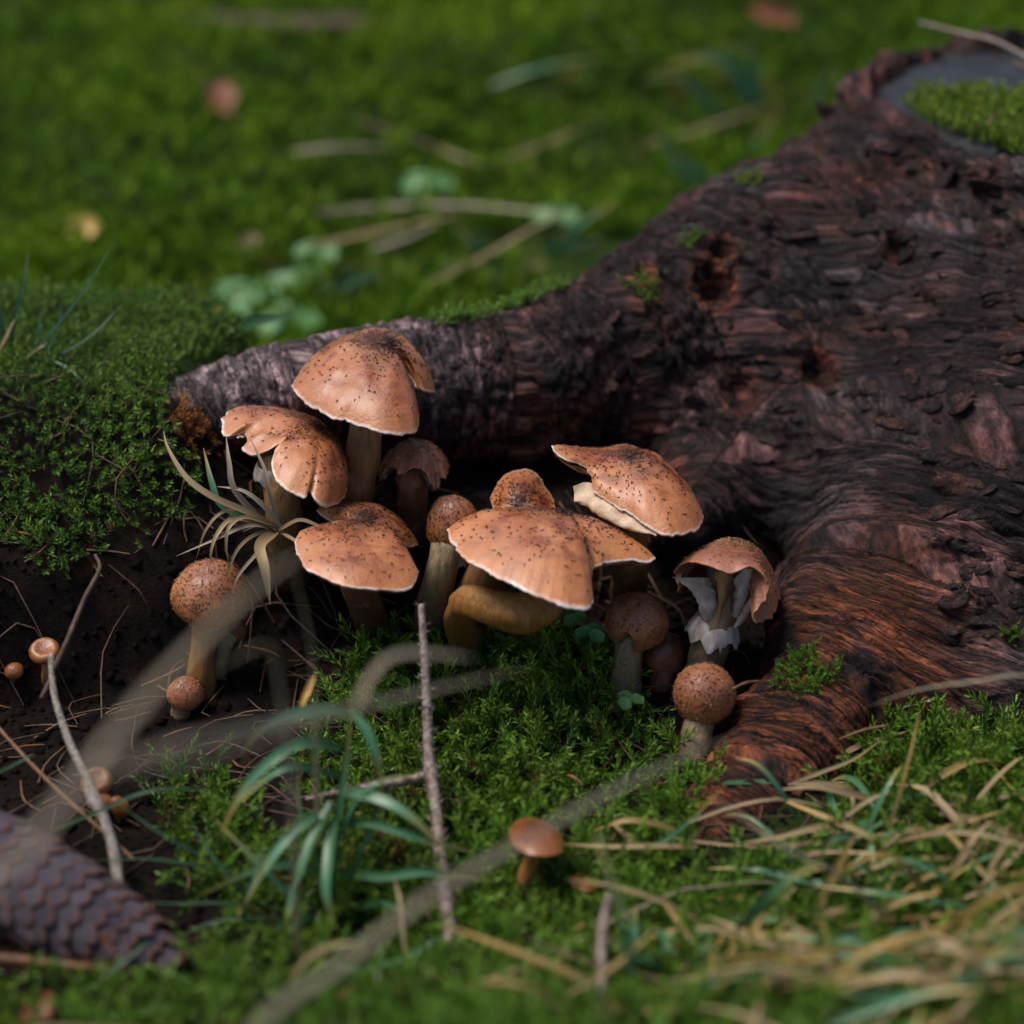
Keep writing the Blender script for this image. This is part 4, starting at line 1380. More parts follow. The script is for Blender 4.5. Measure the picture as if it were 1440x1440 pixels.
def bark_points(poly, n, seed):
    r = np.random.default_rng(seed)
    xs = [q[0] for q in poly]; ys = [q[1] for q in poly]
    Pp, Np = [], []
    for _ in range(n * 6):
        if len(Pp) >= n:
            break
        a, b = r.uniform(min(xs), max(xs)), r.uniform(min(ys), max(ys))
        if inside(np.array([a]), np.array([b]), poly)[0]:
            p, nn_ = on_stump(a, b)
            if p is not None:
                Pp.append(p); Np.append(nn_)
    return np.array(Pp), np.array(Np)
for lab, poly, n, size, mt, shs, seed in [
    ('bright moss tuft on the rusty side of the front root', [(1088, 965), (1115, 925), (1135, 915), (1160, 935), (1190, 940), (1165, 965), (1130, 978)], 150, .0050, 'moss', FEATHER, 1),
    ('small moss sprig on the thick part of the long root, below its crest', [(872, 400), (905, 388), (935, 382), (930, 405), (910, 430), (890, 412)], 60, .0042, 'moss', FEATHER, 2),
    ('thin strip of bright moss along the crest of the long root', [(585, 440), (640, 424), (700, 412), (745, 398), (800, 382), (800, 402), (745, 426), (690, 446), (620, 460)], 420, .0042, 'moss', CUSHION, 3),
    ('tiny moss speck beside the peeled bark on the root crest', [(952, 345), (972, 326), (990, 322), (984, 338), (966, 350)], 40, .0038, 'moss', FEATHER, 4),
    ('moss speck on the shoulder below the sawn face', [(1035, 262), (1048, 246), (1072, 246), (1066, 260)], 40, .0040, 'moss_gold', CUSHION, 5),
    ('tiny moss fleck low on the right flank of the stump', [(1408, 895), (1418, 885), (1432, 892), (1420, 905)], 24, .0038, 'moss', FEATHER, 6),
]:
    P, Nn = bark_points(poly, n, seed + 900)
    if len(P):
        moss_clump(lab, P, Nn, size, MAT[mt], shs, seed)
r = np.random.default_rng(951)
g0 = ground_at(268, 606)
Pq = np.array([on_ground(g0[0] + r.normal(0, .0038), g0[1] + r.normal(0, .004)) for _ in range(90)])
moss_clump('patch of rust brown dead moss between the moss bank and the root end', Pq, ground_normal(Pq[:, 0], Pq[:, 1]), .0050, MAT['moss_rust'], CUSHION, 9)
r = np.random.default_rng(950)
TOP = [(1276, 150), (1290, 136), (1340, 136), (1440, 142), (1560, 150), (1600, 215), (1560, 250), (1450, 232), (1380, 205), (1320, 182)]
Pt = []
while len(Pt) < 1500:
    a, b = r.uniform(1270, 1600), r.uniform(130, 252)
    if inside(np.array([a]), np.array([b]), TOP)[0]:
        dr = pix(a, b, 1) - CAMP
        Pt.append(CAMP + dr * ((ST - .0035 - CAMP[2]) / dr[2]))
Pt = np.array(Pt)
Pt[:, 2] += .003 * fb2(Pt[:, 0], Pt[:, 1], 60, 2, 80)
moss_clump('golden green moss cushion on the sawn top of the stump', Pt, np.tile([0, 0, 1.0], (len(Pt), 1)), .0062, MAT['moss_gold'], TIGHT, 7, .2)

# ================================================================== GRASS, STRAW
def blade_arrays(P, w, n=22, fold=.3, nrm=None, tipw=.06, basew=.6):
    S = spline(P, n)
    T = unit(np.gradient(S, axis=0))
    nr = np.asarray(nrm if nrm is not None else (.1, -.5, .85), float)
    side = unit(np.cross(T, nr))
    nn_ = np.cross(side, T)
    t = np.linspace(0, 1, n)
    ww = w * .5 * np.minimum(basew + t * 3, 1) * np.clip((1 - t ** 3.2), tipw, 1)
    V = np.stack([S - side * ww[:, None] + nn_ * (fold * ww)[:, None], S, S + side * ww[:, None] + nn_ * (fold * ww)[:, None]], 1)
    return V.reshape(-1, 3), grid_faces(n, 3), np.repeat(t, 3)

def blade_part(root, P, w, mat_, **k):
    V, F, t = blade_arrays(P, w, **k)
    return part(root, 'blade', V, F, mat_, True, {'t': t})

def blade_thing(name, label, cat, P, w, mat_, group=None, **k):
    V, F, t = blade_arrays(P, w, **k)
    o = link(name, mesh(name, V - P[0], F, True, {'t': t}), mat_)
    o.location = P[0]
    return tag(o, label, cat, group)

def px_path(q):
    return np.array([pix(*p) for p in q])

# green grass tuft in front
gt = thing('grass_tuft', 'tuft of broad blue green grass blades with yellowing tips beside the upright twig', 'grass', ground_at(462, 1290))
for q, w in [([(466, 1290, .515), (474, 1160, .510), (488, 1060, .508), (494, 975, .506)], .0016),
             ([(490, 1006, .508), (455, 998, .505), (412, 1004, .503), (372, 1022, .503), (338, 1062, .506)], .0030),
             ([(492, 1000, .508), (514, 1026, .504), (530, 1068, .503), (538, 1116, .506)], .0030),
             ([(478, 1052, .510), (428, 1044, .505), (378, 1072, .502), (336, 1120, .502), (308, 1178, .506)], .0028),
             ([(482, 1092, .512), (430, 1078, .508), (388, 1086, .506), (326, 1136, .507)], .0020),
             ([(474, 1112, .512), (530, 1122, .505), (580, 1150, .502), (622, 1192, .504)], .0028),
             ([(470, 1160, .514), (520, 1156, .508), (590, 1178, .504), (668, 1198, .506)], .0022),
             ([(466, 1138, .512), (420, 1166, .505), (372, 1222, .502), (330, 1296, .505)], .0030),
             ([(466, 1128, .510), (432, 1200, .503), (408, 1280, .500), (404, 1352, .503)], .0028),
             ([(472, 1150, .510), (464, 1210, .502), (462, 1262, .499), (480, 1322, .503)], .0034),
             ([(462, 1230, .514), (410, 1216, .508), (350, 1226, .505), (276, 1262, .508)], .0020),
             ([(472, 1225, .514), (540, 1232, .508), (600, 1226, .505), (700, 1240, .508)], .0024),
             ([(466, 1260, .514), (436, 1180, .508), (420, 1120, .507), (426, 1046, .508)], .0016),
             ([(470, 1275, .514), (506, 1200, .510), (530, 1150, .508), (566, 1072, .509)], .0014),
             ([(460, 1285, .514), (400, 1250, .508), (340, 1190, .507), (300, 1150, .509)], .0014),
             ([(455, 1290, .514), (430, 1290, .506), (380, 1310, .503), (340, 1372, .504)], .0018),
             ([(476, 1290, .514), (530, 1270, .508), (580, 1290, .505), (612, 1340, .506)], .0016),
             ([(480, 1180, .512), (500, 1130, .508), (540, 1098, .506), (596, 1090, .508)], .0016)]:
    blade_part(gt, px_path(q), w, MAT['grass'], nrm=(R.uniform(-.7, .7), R.uniform(-.9, -.2), R.uniform(.3, .9)), fold=R.uniform(.1, .6))

# curled dry tuft under the kidney shaped cap
dt_ = thing('dry_grass_tuft', 'curled dry straw tuft with one green blade, left of the mushrooms', 'grass', pix(388, 745, .590))
c0 = (386, 742)
for q, w, mt in [([(390, 745, .590), (350, 722, .586), (300, 700, .582), (262, 672, .582), (236, 630, .585), (230, 606, .588)], .0022, 'straw'),
                 ([(386, 742, .590), (330, 730, .584), (305, 752, .580), (296, 782, .580), (302, 796, .582)], .0016, 'straw'),
                 ([(388, 740, .590), (345, 728, .584), (322, 742, .580), (318, 770, .580), (322, 792, .581)], .0014, 'straw'),
                 ([(384, 744, .590), (350, 740, .584), (300, 760, .580), (248, 782, .580)], .0010, 'straw_grey'),
                 ([(396, 742, .590), (366, 708, .586), (340, 690, .585), (305, 684, .586)], .0016, 'straw_grey'),
                 ([(392, 738, .590), (378, 690, .586), (372, 660, .586), (356, 625, .588), (352, 612, .590)], .0012, 'straw_grey'),
                 ([(370, 736, .590), (330, 690, .585), (322, 650, .585), (318, 614, .588)], .0020, 'straw_grey'),
                 ([(362, 738, .590), (312, 712, .586), (298, 680, .586), (286, 630, .590)], .0022, 'grass'),
                 ([(392, 746, .590), (420, 732, .586), (444, 738, .584), (470, 750, .586)], .0014, 'straw'),
                 ([(388, 748, .590), (366, 768, .584), (372, 800, .580), (380, 850, .582)], .0034, 'straw'),
                 ([(390, 750, .590), (360, 780, .585), (334, 812, .584), (326, 838, .586)], .0012, 'straw_grey'),
                 ([(394, 748, .590), (430, 770, .585), (462, 790, .584), (486, 800, .586)], .0012, 'straw'),
                 ([(386, 744, .590), (352, 756, .586), (330, 780, .584), (318, 818, .586)], .0012, 'straw'),
                 ([(384, 742, .590), (340, 718, .586), (310, 722, .583), (288, 748, .583), (276, 786, .586)], .0012, 'straw')]:
    blade_part(dt_, px_path(q), w, MAT[mt], fold=.5)

# thin dark grass on the moss bank
bt = thing('grass_tuft', 'thin dark grass growing out of the moss bank', 'grass', pix(20, 520, .655))
for q, w, mt in [([(25, 520, .655), (60, 480, .650), (110, 420, .646), (160, 342, .645)], .0012, 'grass_thin'), ([(14, 520, .655), (20, 450, .650), (34, 390, .648), (40, 352, .65)], .0012, 'grass_thin'),
                 ([(40, 515, .653), (52, 470, .650), (60, 430, .65)], .0010, 'grass_thin'), ([(10, 515, .655), (4, 460, .652), (-10, 400, .65)], .0016, 'grass_thin'),
                 ([(35, 500, .652), (90, 515, .642), (150, 570, .630), (200, 608, .622), (245, 625, .618)], .0010, 'grass'), ([(30, 510, .652), (80, 500, .648), (130, 470, .646), (170, 430, .648)], .0010, 'grass_thin'),
                 ([(20, 525, .652), (50, 545, .642), (90, 556, .636), (130, 560, .634)], .0012, 'grass_thin'), ([(10, 530, .650), (30, 560, .640), (34, 640, .628), (40, 720, .620), (34, 835, .612)], .0009, 'straw'),
                 ([(-5, 560, .645), (20, 545, .640), (45, 530, .638), (70, 520, .640)], .0016, 'straw'), ([(5, 610, .632), (18, 580, .630), (34, 540, .632)], .0020, 'straw'),
                 ([(12, 525, .655), (40, 500, .650), (70, 480, .65)], .0014, 'straw'), ([(-20, 520, .655), (0, 490, .650), (25, 440, .65)], .0014, 'straw'),
                 ([(45, 525, .65), (78, 470, .646), (88, 420, .646)], .0010, 'grass_thin')]:
    blade_part(bt, px_path(q), w, MAT[mt], fold=.4)

# thin green grass lying over the fallen cone
ft = thing('grass_tuft', 'thin dark green grass stalks lying over the fallen cone', 'grass', ground_at(300, 1300))
for q, w in [([(420, 1240, .530), (330, 1222, .520), (240, 1180, .516), (165, 1130, .518)], .0009), ([(70, 1170, .528), (140, 1140, .522), (210, 1112, .520), (300, 1108, .524)], .0010),
             ([(400, 1262, .528), (310, 1225, .520), (220, 1208, .518), (130, 1210, .516)], .0009), ([(440, 1285, .520), (340, 1270, .514), (240, 1270, .512), (190, 1268, .512)], .0009),
             ([(75, 1340, .498), (96, 1290, .494), (130, 1250, .494), (162, 1240, .497)], .0010), ([(70, 1352, .498), (110, 1325, .492), (165, 1302, .492), (190, 1296, .496)], .0009),
             ([(112, 1408, .482), (150, 1370, .482), (200, 1330, .486), (222, 1316, .490)], .0016), ([(372, 1290, .515), (330, 1240, .510), (300, 1205, .510), (262, 1150, .514)], .0009),
             ([(350, 1340, .505), (342, 1280, .500), (356, 1235, .500), (372, 1185, .504)], .0010), ([(470, 1300, .510), (380, 1290, .506), (300, 1296, .504), (230, 1330, .505)], .0009),
             ([(-10, 1090, .540), (20, 1075, .536), (48, 1060, .536)], .0010)]:
    blade_part(ft, px_path(q), w, MAT['grass_thin'], fold=.4, nrm=(0, -.7, .7))

# dry stalks close to the lens, far out of focus
NEAR = 'pale dry grass stalks arching in front of the mushrooms'
def grounded(q):
    """carry the first point of a stalk down to the ground"""
    P = px_path(q)
    d0 = unit(P[0] - P[1])
    a = P[0] + d0 * .03 + np.array([0, 0, -.02])
    f = on_ground(a[0] + d0[0] * .015, a[1] + d0[1] * .015 - .01, -.003)
    return np.vstack([f, (f + a) / 2 + np.array([0, 0, .005]), P]) if P[0][2] > float(H(P[0][0], P[0][1])) + .006 else P
A_ = [(-40, 1300, .286), (20, 1215, .290), (120, 1085, .296), (200, 985, .306), (290, 890, .322), (380, 808, .345), (455, 762, .37)]
PA = grounded(A_)
dg_ = thing('dry_grass_plant', 'pale dry grass plant arching over the dark soil towards the dry tuft', 'grass', PA[0])
for P, w in [(PA, .0019),
             (px_path([(118, 1088, .297), (200, 1062, .320), (280, 1036, .345), (400, 1014, .370), (520, 990, .390), (640, 962, .405), (738, 942, .415)]), .0016),
             (px_path([(118, 1090, .297), (240, 1075, .330), (360, 1040, .350), (490, 1002, .365)]), .0010),
             (px_path([(500, 994, .388), (522, 950, .395), (552, 922, .400), (600, 918, .402), (668, 926, .404)]), .0015)]:
    blade_part(dg_, P, w, MAT['straw_grey'], nrm=-FWD + np.array([0, 0, .2]), fold=.2, basew=.8, n=40)
for lab, q, w, mt in [
    ('long pale dry blade rising across the moss to the rusty root', [(330, 1480, .345), (470, 1362, .352), (600, 1262, .362), (720, 1190, .375), (860, 1112, .395), (960, 1065, .42), (1040, 1030, .45)], .0017, 'straw_grey'),
    ('bent olive dry blade standing between the soil and the green tuft', [(420, 1345, .490), (416, 1260, .452), (412, 1170, .42), (404, 1060, .41), (392, 960, .40), (378, 906, .392), (345, 918, .392), (300, 945, .395)], .0014, 'straw_grey'),
    ('green blade standing out of the front moss, right of the russet mushrooms', [(893, 1425, .452), (885, 1330, .435), (870, 1270, .432), (850, 1210, .432), (836, 1165, .436)], .0018, 'grass'),
    ('thin pale stalk hanging below the double lobed mushroom', [(446, 1190, .530), (444, 1080, .478), (440, 945, .438), (436, 900, .432), (425, 850, .43), (412, 800, .43)], .0011, 'straw_grey'),
    ('thin dry stalk leaning across the front root', [(1270, 1310, .492), (1180, 1230, .462), (1120, 1200, .456), (1060, 1160, .457), (985, 1110, .46)], .0010, 'straw_grey'),
    ('thin white thread of straw lying before the root tip', [(930, 1262, .505), (1000, 1246, .508), (1080, 1240, .510), (1125, 1250, .506)], .0009, 'straw_grey'),
    ('long thin dry stalk along the foot of the stump', [(1560, 985, .515), (1450, 950, .495), (1370, 958, .497), (1290, 970, .505), (1215, 995, .52)], .0010, 'straw_grey'),
]:
    blade_thing('dry_grass_stalk', lab, 'grass stalk', grounded(q), w, MAT[mt], NEAR, nrm=-FWD + np.array([0, 0, .2]), fold=.2, basew=.8, n=40)

# messy dry grass in the right foreground
rg = np.random.default_rng(81)
for ti, (lab, (ux, uy), n, gold, dep) in enumerate([
    ('tangled dry grass heap in front of the mossy stump foot', (1290, 1215), 105, .35, .0),
    ('golden dry grass lying over the nearest moss beside the root tip', (1060, 1375), 58, .6, .0),
    ('dry grass with green blades in the near corner below the stump', (1390, 1390), 95, .35, .0),
    ('sparse dry blades lying in the near moss below the upright twig', (660, 1430), 9, .5, .0)]):
    g0 = ground_at(ux, uy)
    tf = thing('dry_grass_tuft', lab, 'grass', g0, 'dry grass lying in the foreground')
    for i in range(n):
        sp = (.030, .026, .032, .045)[ti]
        b = g0[:2] + rg.normal(0, 1, 2) * np.array([sp, sp * .6])
        an = rg.uniform(0, 2 * math.pi) if rg.uniform() < .5 else rg.normal(.5, .5) + (math.pi if rg.uniform() < .4 else 0)
        L = rg.uniform(.014, .042)
        dr = np.array([math.cos(an), math.sin(an) * .8])
        h0 = rg.uniform(.002, .010)
        hp = rg.normal(.001, .005)
        rise = rg.normal(.004, .008)
        bend = np.array([-dr[1], dr[0]]) * rg.normal(0, .18)
        f = np.array([0, .33, .66, 1.0])
        q = b + dr * (L * f)[:, None] + bend * (L * f * f)[:, None]
        pts = np.column_stack([q, H(q[:, 0], q[:, 1]) + h0 * (1 - f) * .3 + .005 + hp * np.sin(f * 2.6 + .2) + rise * f])
        mt = 'grass' if rg.uniform() < (.42 if ti == 2 else .30) else ('straw_gold' if rg.uniform() < gold else 'straw')
        blade_part(tf, np.array(pts), rg.uniform(.0010, .0023), MAT[mt], n=12, nrm=(rg.normal(0, .4), -.4, .8), fold=.4)

# blurred blades standing in the clearing behind
BACK = 'dry blades lying in the mossy clearing'
def over_ground(px, py, lift):
    g = ground_at(px, py)
    d = (g - CAMP) @ FWD
    dr = (pix(px, py, 1) - CAMP)
    dd = d - lift / max(.15, -dr[2])
    return pix(px, py, dd)
for i, (q, w, mt, lab) in enumerate([
    ([(448, 298), (540, 290), (640, 288), (740, 296), (830, 306)], .0050, 'straw_grey', 'long pale dry blade lying level behind the root'),
    ([(500, 168), (570, 190), (630, 215), (695, 236)], .0050, 'straw', 'pale dry blade slanting down in the clearing'),
    ([(660, 240), (740, 212), (820, 180), (900, 146)], .0050, 'straw', 'dry blade slanting up towards the tall grass in the clearing'),
    ([(905, 204), (970, 186), (1030, 166), (1092, 146)], .0046, 'straw', 'dry blade near the shoulder of the stump'),
    ([(410, 214), (480, 206), (560, 208)], .0040, 'straw_grey', 'faint grey dry blade beside the slanting one in the clearing'),
    ([(430, 346), (510, 330), (590, 312), (660, 300)], .0040, 'straw', 'faint dry blade under the level pale one'),
    ([(515, 352), (570, 335), (620, 312)], .0036, 'straw_grey', 'short grey blade crossing below the level pale one'),
    ([(600, 400), (680, 360), (750, 320), (800, 300)], .0036, 'straw', 'dry blade rising just behind the root crest'),
    ([(820, 10), (870, 50), (920, 85)], .0036, 'straw', 'thin dry blade at the back of the clearing'),
    ([(690, 120), (760, 96), (850, 80)], .0046, 'grass', 'green blade lying at the back of the clearing'),
]):
    P = np.array([over_ground(a, b, .020) for a, b in q])
    blade_thing('dry_grass_stalk', lab, 'grass stalk', P, w * .62, MAT[mt], BACK, nrm=(0, -.6, .8))
bg_ = thing('grass_tuft', 'tall blue green grass blades in the clearing behind the stump shoulder', 'grass', ground_at(1010, 190))
for q, w in [([(1060, 190), (1040, 110), (1000, 80), (930, 96)], .012), ([(1040, 200), (1000, 150), (960, 110), (900, 112)], .008), ([(1060, 200), (1064, 120), (1050, 70), (1010, 66)], .009), ([(1000, 280), (950, 230), (930, 180), (925, 150)], .006),
             ([(1010, 290), (990, 250), (960, 225), (935, 215)], .008), ([(1120, 180), (1160, 110), (1180, 90)], .006), ([(1020, 260), (1060, 200), (1100, 150)], .006)]:
    g = ground_at(*q[0]); d0 = (g - CAMP) @ FWD
    blade_part(bg_, np.array([pix(a, b, d0 - .012 * i) for i, (a, b) in enumerate(q)]), w * .7, MAT['grass'], nrm=(0, -.8, .5))
bg2 = thing('grass_tuft', 'soft blue green grass growing against the back of the root end', 'grass', ground_at(420, 440))
for i in range(26):
    a = R.uniform(280, 780); b = np.interp(a, [280, 450, 780], [480, 455, 380])
    g = ground_at(a, b - 30); d0 = (g - CAMP) @ FWD
    dx = R.uniform(-90, 120); hh = R.uniform(30, 100)
    blade_part(bg2, np.array([pix(a, b, d0), pix(a + dx * .3, b - hh * .6, d0 - .01), pix(a + dx, b - hh, d0 - .02)]), R.uniform(.003, .007), MAT['grass' if i % 3 else 'grass_thin'], nrm=(0, -.8, .5), n=10)

# ================================================================== LEAVES
def leaf_part(root, name, P, Nn, size, mat_, seed, lobes=1, ratio=.8):
    z = unit(np.asarray(Nn, float))
    x = unit(np.cross(z, [math.sin(seed * 2.1), math.cos(seed * 2.1), .2]))
    y = np.cross(z, x)
    n, m = 18, 4
    a = np.linspace(0, 2 * math.pi, n, endpoint=False)
    V = []
    for q in np.linspace(.05, 1, m):
        rr = size * q * (1 + .08 * np.cos(a * 5 + seed))
        V.append(P + x * (rr * np.cos(a))[:, None] + y * (rr * ratio * np.sin(a))[:, None] + z * (size * (.18 * q * q * np.abs(np.sin(a)) - .05 * q * np.cos(a) ** 2))[:, None])
    V = np.vstack(V)
    V2 = V - z * .0003
    F = grid_faces(m, n, True)
    e = (m - 1) * n + np.arange(n)
    e2 = np.roll(e, -1)
    return V, V2, np.vstack([F, F[:, ::-1] + len(V), np.stack([e, e + len(V), e2 + len(V), e2], -1)])

def leaf_thing(name, label, cat, P, Nn, size, mat_, seed, group=None, ratio=.8):
    V, V2, F = leaf_part(None, name, P, Nn, size, mat_, seed, ratio=ratio)
    o = link(name, mesh(name, np.vstack([V, V2]) - P, F, True), mat_)
    o.location = P
    return tag(o, label, cat, group)

def clover(label, P, size, seed, group):
    root = thing('clover', label, 'clover', P - np.array([0, 0, size * 1.6]), group)
    for k in range(3):
        a = seed + k * 2.09
        q = P + np.array([math.cos(a), math.sin(a), .05]) * size * .95
        V, V2, F = leaf_part(None, 'leaflet', q, (math.cos(a) * .25, -.25 + math.sin(a) * .25, 1), size, None, seed + k * .3, ratio=.85)
        part(root, 'leaflet', np.vstack([V, V2]), F, MAT['clover'])
    V, F, t = tube([P, P - np.array([.1, .1, .8]) * size, P - np.array([.1, .0, 1.9]) * size], [size * .09] * 3, 6, 6)
    part(root, 'stalk', V, F, MAT['clover'])
for i, (a, b, s_, lab) in enumerate([(595, 258, .0085, 'large round clover in the clearing above the level pale blade'), (422, 398, .010, 'clover between the tan leaf and the root'), (345, 412, .009, 'clover leaf furthest from the stump, behind the root end'),
                                     (400, 448, .009, 'clover close behind the greyed end of the root'), (450, 352, .007, 'pale clover just below the level dry blade'), (310, 440, .007, 'small clover beside the moss bank'), (780, 300, .007, 'small clover at the right end of the level dry blade')]):
    clover(lab, over_ground(a, b, .016), s_, i * 1.3, 'clovers in the clearing behind the root')
for i, (a, b, s_, d_, lab) in enumerate([(884, 984, .0024, .583, 'little clover at the foot of the notched brown mushroom'), (832, 890, .0026, .590, 'little clover in the gap below the broadest cap'), (806, 868, .0022, .594, 'dim little clover behind the bent stem')]):
    clover(lab, pix(a, b, d_), s_, i * 1.1, 'little clovers between the mushrooms')
leaf_thing('fallen_leaf', 'bright yellow fallen leaf on the moss of the clearing', 'leaf', over_ground(116, 318, .012), (0, -.75, .65), .0085, MAT['leafyellow'], 3, 'fallen leaves')
leaf_thing('fallen_leaf', 'tan fallen leaf behind the root end', 'leaf', over_ground(350, 342, .012), (0, -.6, .8), .0070, MAT['straw'], 4, 'fallen leaves')
leaf_thing('fallen_leaf', 'pinkish brown fallen leaf below the dark log', 'leaf', over_ground(312, 136, .014), (.2, -.6, .8), .012, MAT['leafbrown'], 5, 'fallen leaves')
leaf_thing('fallen_leaf', 'russet fallen leaf at the back beside the tall grass', 'leaf', over_ground(1085, 20, .03), (.2, -.7, .7), .016, MAT['leafbrown'], 6, 'fallen leaves', .5)
leaf_thing('fallen_leaf', 'brown fallen leaf in the near moss under the cone', 'leaf', pix(48, 1424, .470), (.2, -.5, .85), .0062, MAT['leafbrown'], 7, 'fallen leaves', .6)
leaf_thing('fallen_leaf', 'yellow brown willow leaf tip above the green grass tuft', 'leaf', pix(432, 973, .52), (.1, -.6, .8), .0050, MAT['straw_gold'] if False else MAT['leafyellow'], 1, 'fallen leaves', .16)

# ================================================================== TWIGS, CONE, LITTER
def peg_twig(root, name, q, mat_, pegs, seed, peglen=.0011, parent=None):
    P = [pix(a, b, c) for a, b, c, r in q]
    V, F, t = tube(P, [x[3] for x in q], 40, 10, .22, seed)
    tw = part(root, name, V, F, mat_, True, {'t': t}, parent=parent)
    if pegs:
        r = np.random.default_rng(seed)
        i = r.integers(0, 39, pegs); j = r.integers(0, 10, pegs)
        L = V.reshape(40, 10, 3)
        Nn, Du = lattice_normals(L)
        ctr = L.mean(1)
        nrm = unit(L[i, j] - ctr[i])
        Vp, Fp, rn = hair_tufts(L[i, j], nrm, np.tile(unit(L[0, 0] - L[-1, 0]), (pegs, 1)), peglen, .00035, r, 1, 1.2)
        part(root, 'needle_pegs', Vp, Fp, mat_, False, {'rnd': rn}, parent=tw, kind='stuff')
    return tw
b0 = ground_at(632, 1310)
tw = thing('spruce_twig', 'rough upright spruce twig standing in the moss with one side shoot', 'twig', b0)
peg_twig(tw, 'main_shoot', [(592, 850, .560, .0009), (597, 920, .557, .0011), (601, 1000, .553, .0013), (603, 1060, .549, .0014), (606, 1085, .547, .0020), (612, 1130, .542, .0015), (620, 1210, .524, .0016), (632, 1305, .500, .0016), (636, 1340, .494, .0016)], MAT['twig'], 330, 1)
peg_twig(tw, 'side_shoot', [(604, 1088, .547, .0012), (570, 1098, .546, .0011), (520, 1106, .545, .0010), (430, 1124, .542, .0006)], MAT['twig'], 110, 2)
tw = thing('dry_twig', 'pale peeling twig leaning over the fallen cone', 'twig', pix(172, 1350, .498))
peg_twig(tw, 'main_shoot', [(72, 920, .560, .0009), (76, 975, .555, .0010), (96, 1040, .546, .0011), (122, 1095, .537, .0012), (131, 1122, .533, .0019), (146, 1150, .529, .0013), (160, 1200, .521, .0014), (169, 1270, .509, .0014), (170, 1350, .498, .0014)], MAT['twig_pale'], 0, 3)
peg_twig(tw, 'fork', [(74, 945, .558, .0008), (95, 900, .560, .0008), (120, 840, .566, .0007), (140, 800, .572, .0006), (134, 780, .575, .0004)], MAT['twig_dark'], 0, 4)
peg_twig(tw, 'fork', [(74, 950, .558, .0008), (58, 982, .553, .0006)], MAT['twig_dark'], 0, 5)
tw = thing('dry_twig', 'straw coloured twig lying along the ground under the cone', 'twig', pix(90, 1358, .487))
peg_twig(tw, 'shoot', [(-60, 1338, .486, .0012), (0, 1348, .486, .0012), (90, 1357, .486, .0012), (165, 1366, .488, .0012), (198, 1364, .490, .0008)], MAT['needle'], 120, 6, .0006)
tw = thing('dry_twig', 'short brown twig end resting against the cone tip', 'twig', pix(150, 1350, .49))
peg_twig(tw, 'shoot', [(146, 1312, .487, .0009), (152, 1335, .487, .0009), (158, 1362, .488, .0009)], MAT['leafbrown'], 0, 7)
tw = thing('dry_twig', 'pinkish broken twig standing in the near moss below the twig and russet mushrooms', 'twig', pix(846, 1420, .46))
peg_twig(tw, 'shoot', [(856, 1262, .478, .0009), (848, 1300, .472, .0010), (846, 1360, .462, .0010), (848, 1450, .448, .0011)], MAT['twig'], 90, 8)
tw = thing('dry_twig', 'thin brown stem crossing the soil left of the pale twig', 'twig', pix(100, 1130, .54))
peg_twig(tw, 'shoot', [(-10, 1015, .560, .0006), (40, 1070, .550, .0006), (88, 1118, .540, .0006), (140, 1165, .530, .0005), (190, 1210, .522, .0004)], MAT['needle'], 0, 9)
tw = thing('dry_twig', 'greyish stick lying across the sawn top of the stump', 'twig', np.array([SX - .02, SY + .06, ST]))
peg_twig(tw, 'shoot', [(1294, 32, .80, .0007), (1350, 46, .785, .0008), (1400, 58, .77, .0008), (1450, 84, .755, .0008)], MAT['twig'], 0, 10)
for i, (q, lab) in enumerate([([(1388, 178, .69), (1405, 158, .692)], 'dry needle on the moss of the sawn top'), ([(1424, 88, .74), (1442, 100, .735)], 'dry needle on the dark sawn wood'), ([(1030, 969, .565), (1070, 958, .57)], 'dry needle between the egg shaped mushroom and the root'), ([(798, 1090, .555), (820, 1106, .552)], 'dry needle on the moss behind the russet mushroom'), ([(640, 1125, .552), (668, 1146, .549)], 'pale needle on the moss right of the twig'), ([(1180, 1040, .56), (1250, 1020, .555)], 'dry needle on the foot of the front root')]):
    V, F, t = tube([pix(*q[0]), (pix(*q[0]) + pix(*q[1])) / 2 + np.array([0, 0, .0008]), pix(*q[1])], [.0004, .0005, .0003], 8, 6)
    o = link('spruce_needle', mesh('spruce_needle', V - pix(*q[0]), F), MAT['needle'])
    o.location = pix(*q[0])
    tag(o, lab, 'needle', 'single fallen needles')

# fallen spruce cone
ca, cb = pix(-110, 1165, .520), pix(258, 1372, .489)
cax = unit(cb - ca)
CL = np.linalg.norm(cb - ca)
cone = thing('spruce_cone', 'fallen purple brown spruce cone with overlapping scales lying on the soil', 'cone', ca)
e1 = unit(np.cross(cax, [0, 0, 1])); e2 = np.cross(e1, cax)
def cone_r(f):
    return np.interp(f, [0, .1, .3, .6, .85, 1.0], [.0115, .0145, .0165, .0155, .0115, .0060])
nu_, nv_ = 9, 7
uu, vv = np.meshgrid(np.linspace(0, 1, nu_), np.linspace(-1, 1, nv_), indexing='ij')
prof_w = np.interp(uu, [0, .45, .62, .85, 1.0], [.6, 1.0, 1.0, .55, .10])
sx_ = uu; sy_ = vv * prof_w * .5; sz_ = .13 * uu - .14 * (vv * prof_w) ** 2 + .03 * np.sin(uu * 3)
up_ = np.stack([sx_, sy_, sz_], -1).reshape(-1, 3)
dn_ = up_ - np.array([0, 0, .07])
Fq = grid_faces(nu_, nv_)
loop = np.concatenate([np.arange(nv_), (np.arange(1, nu_) * nv_ + nv_ - 1), ((nu_ - 1) * nv_ + np.arange(nv_ - 2, -1, -1)), (np.arange(nu_ - 2, 0, -1) * nv_)])
l2 = np.roll(loop, -1)
nS = len(up_)
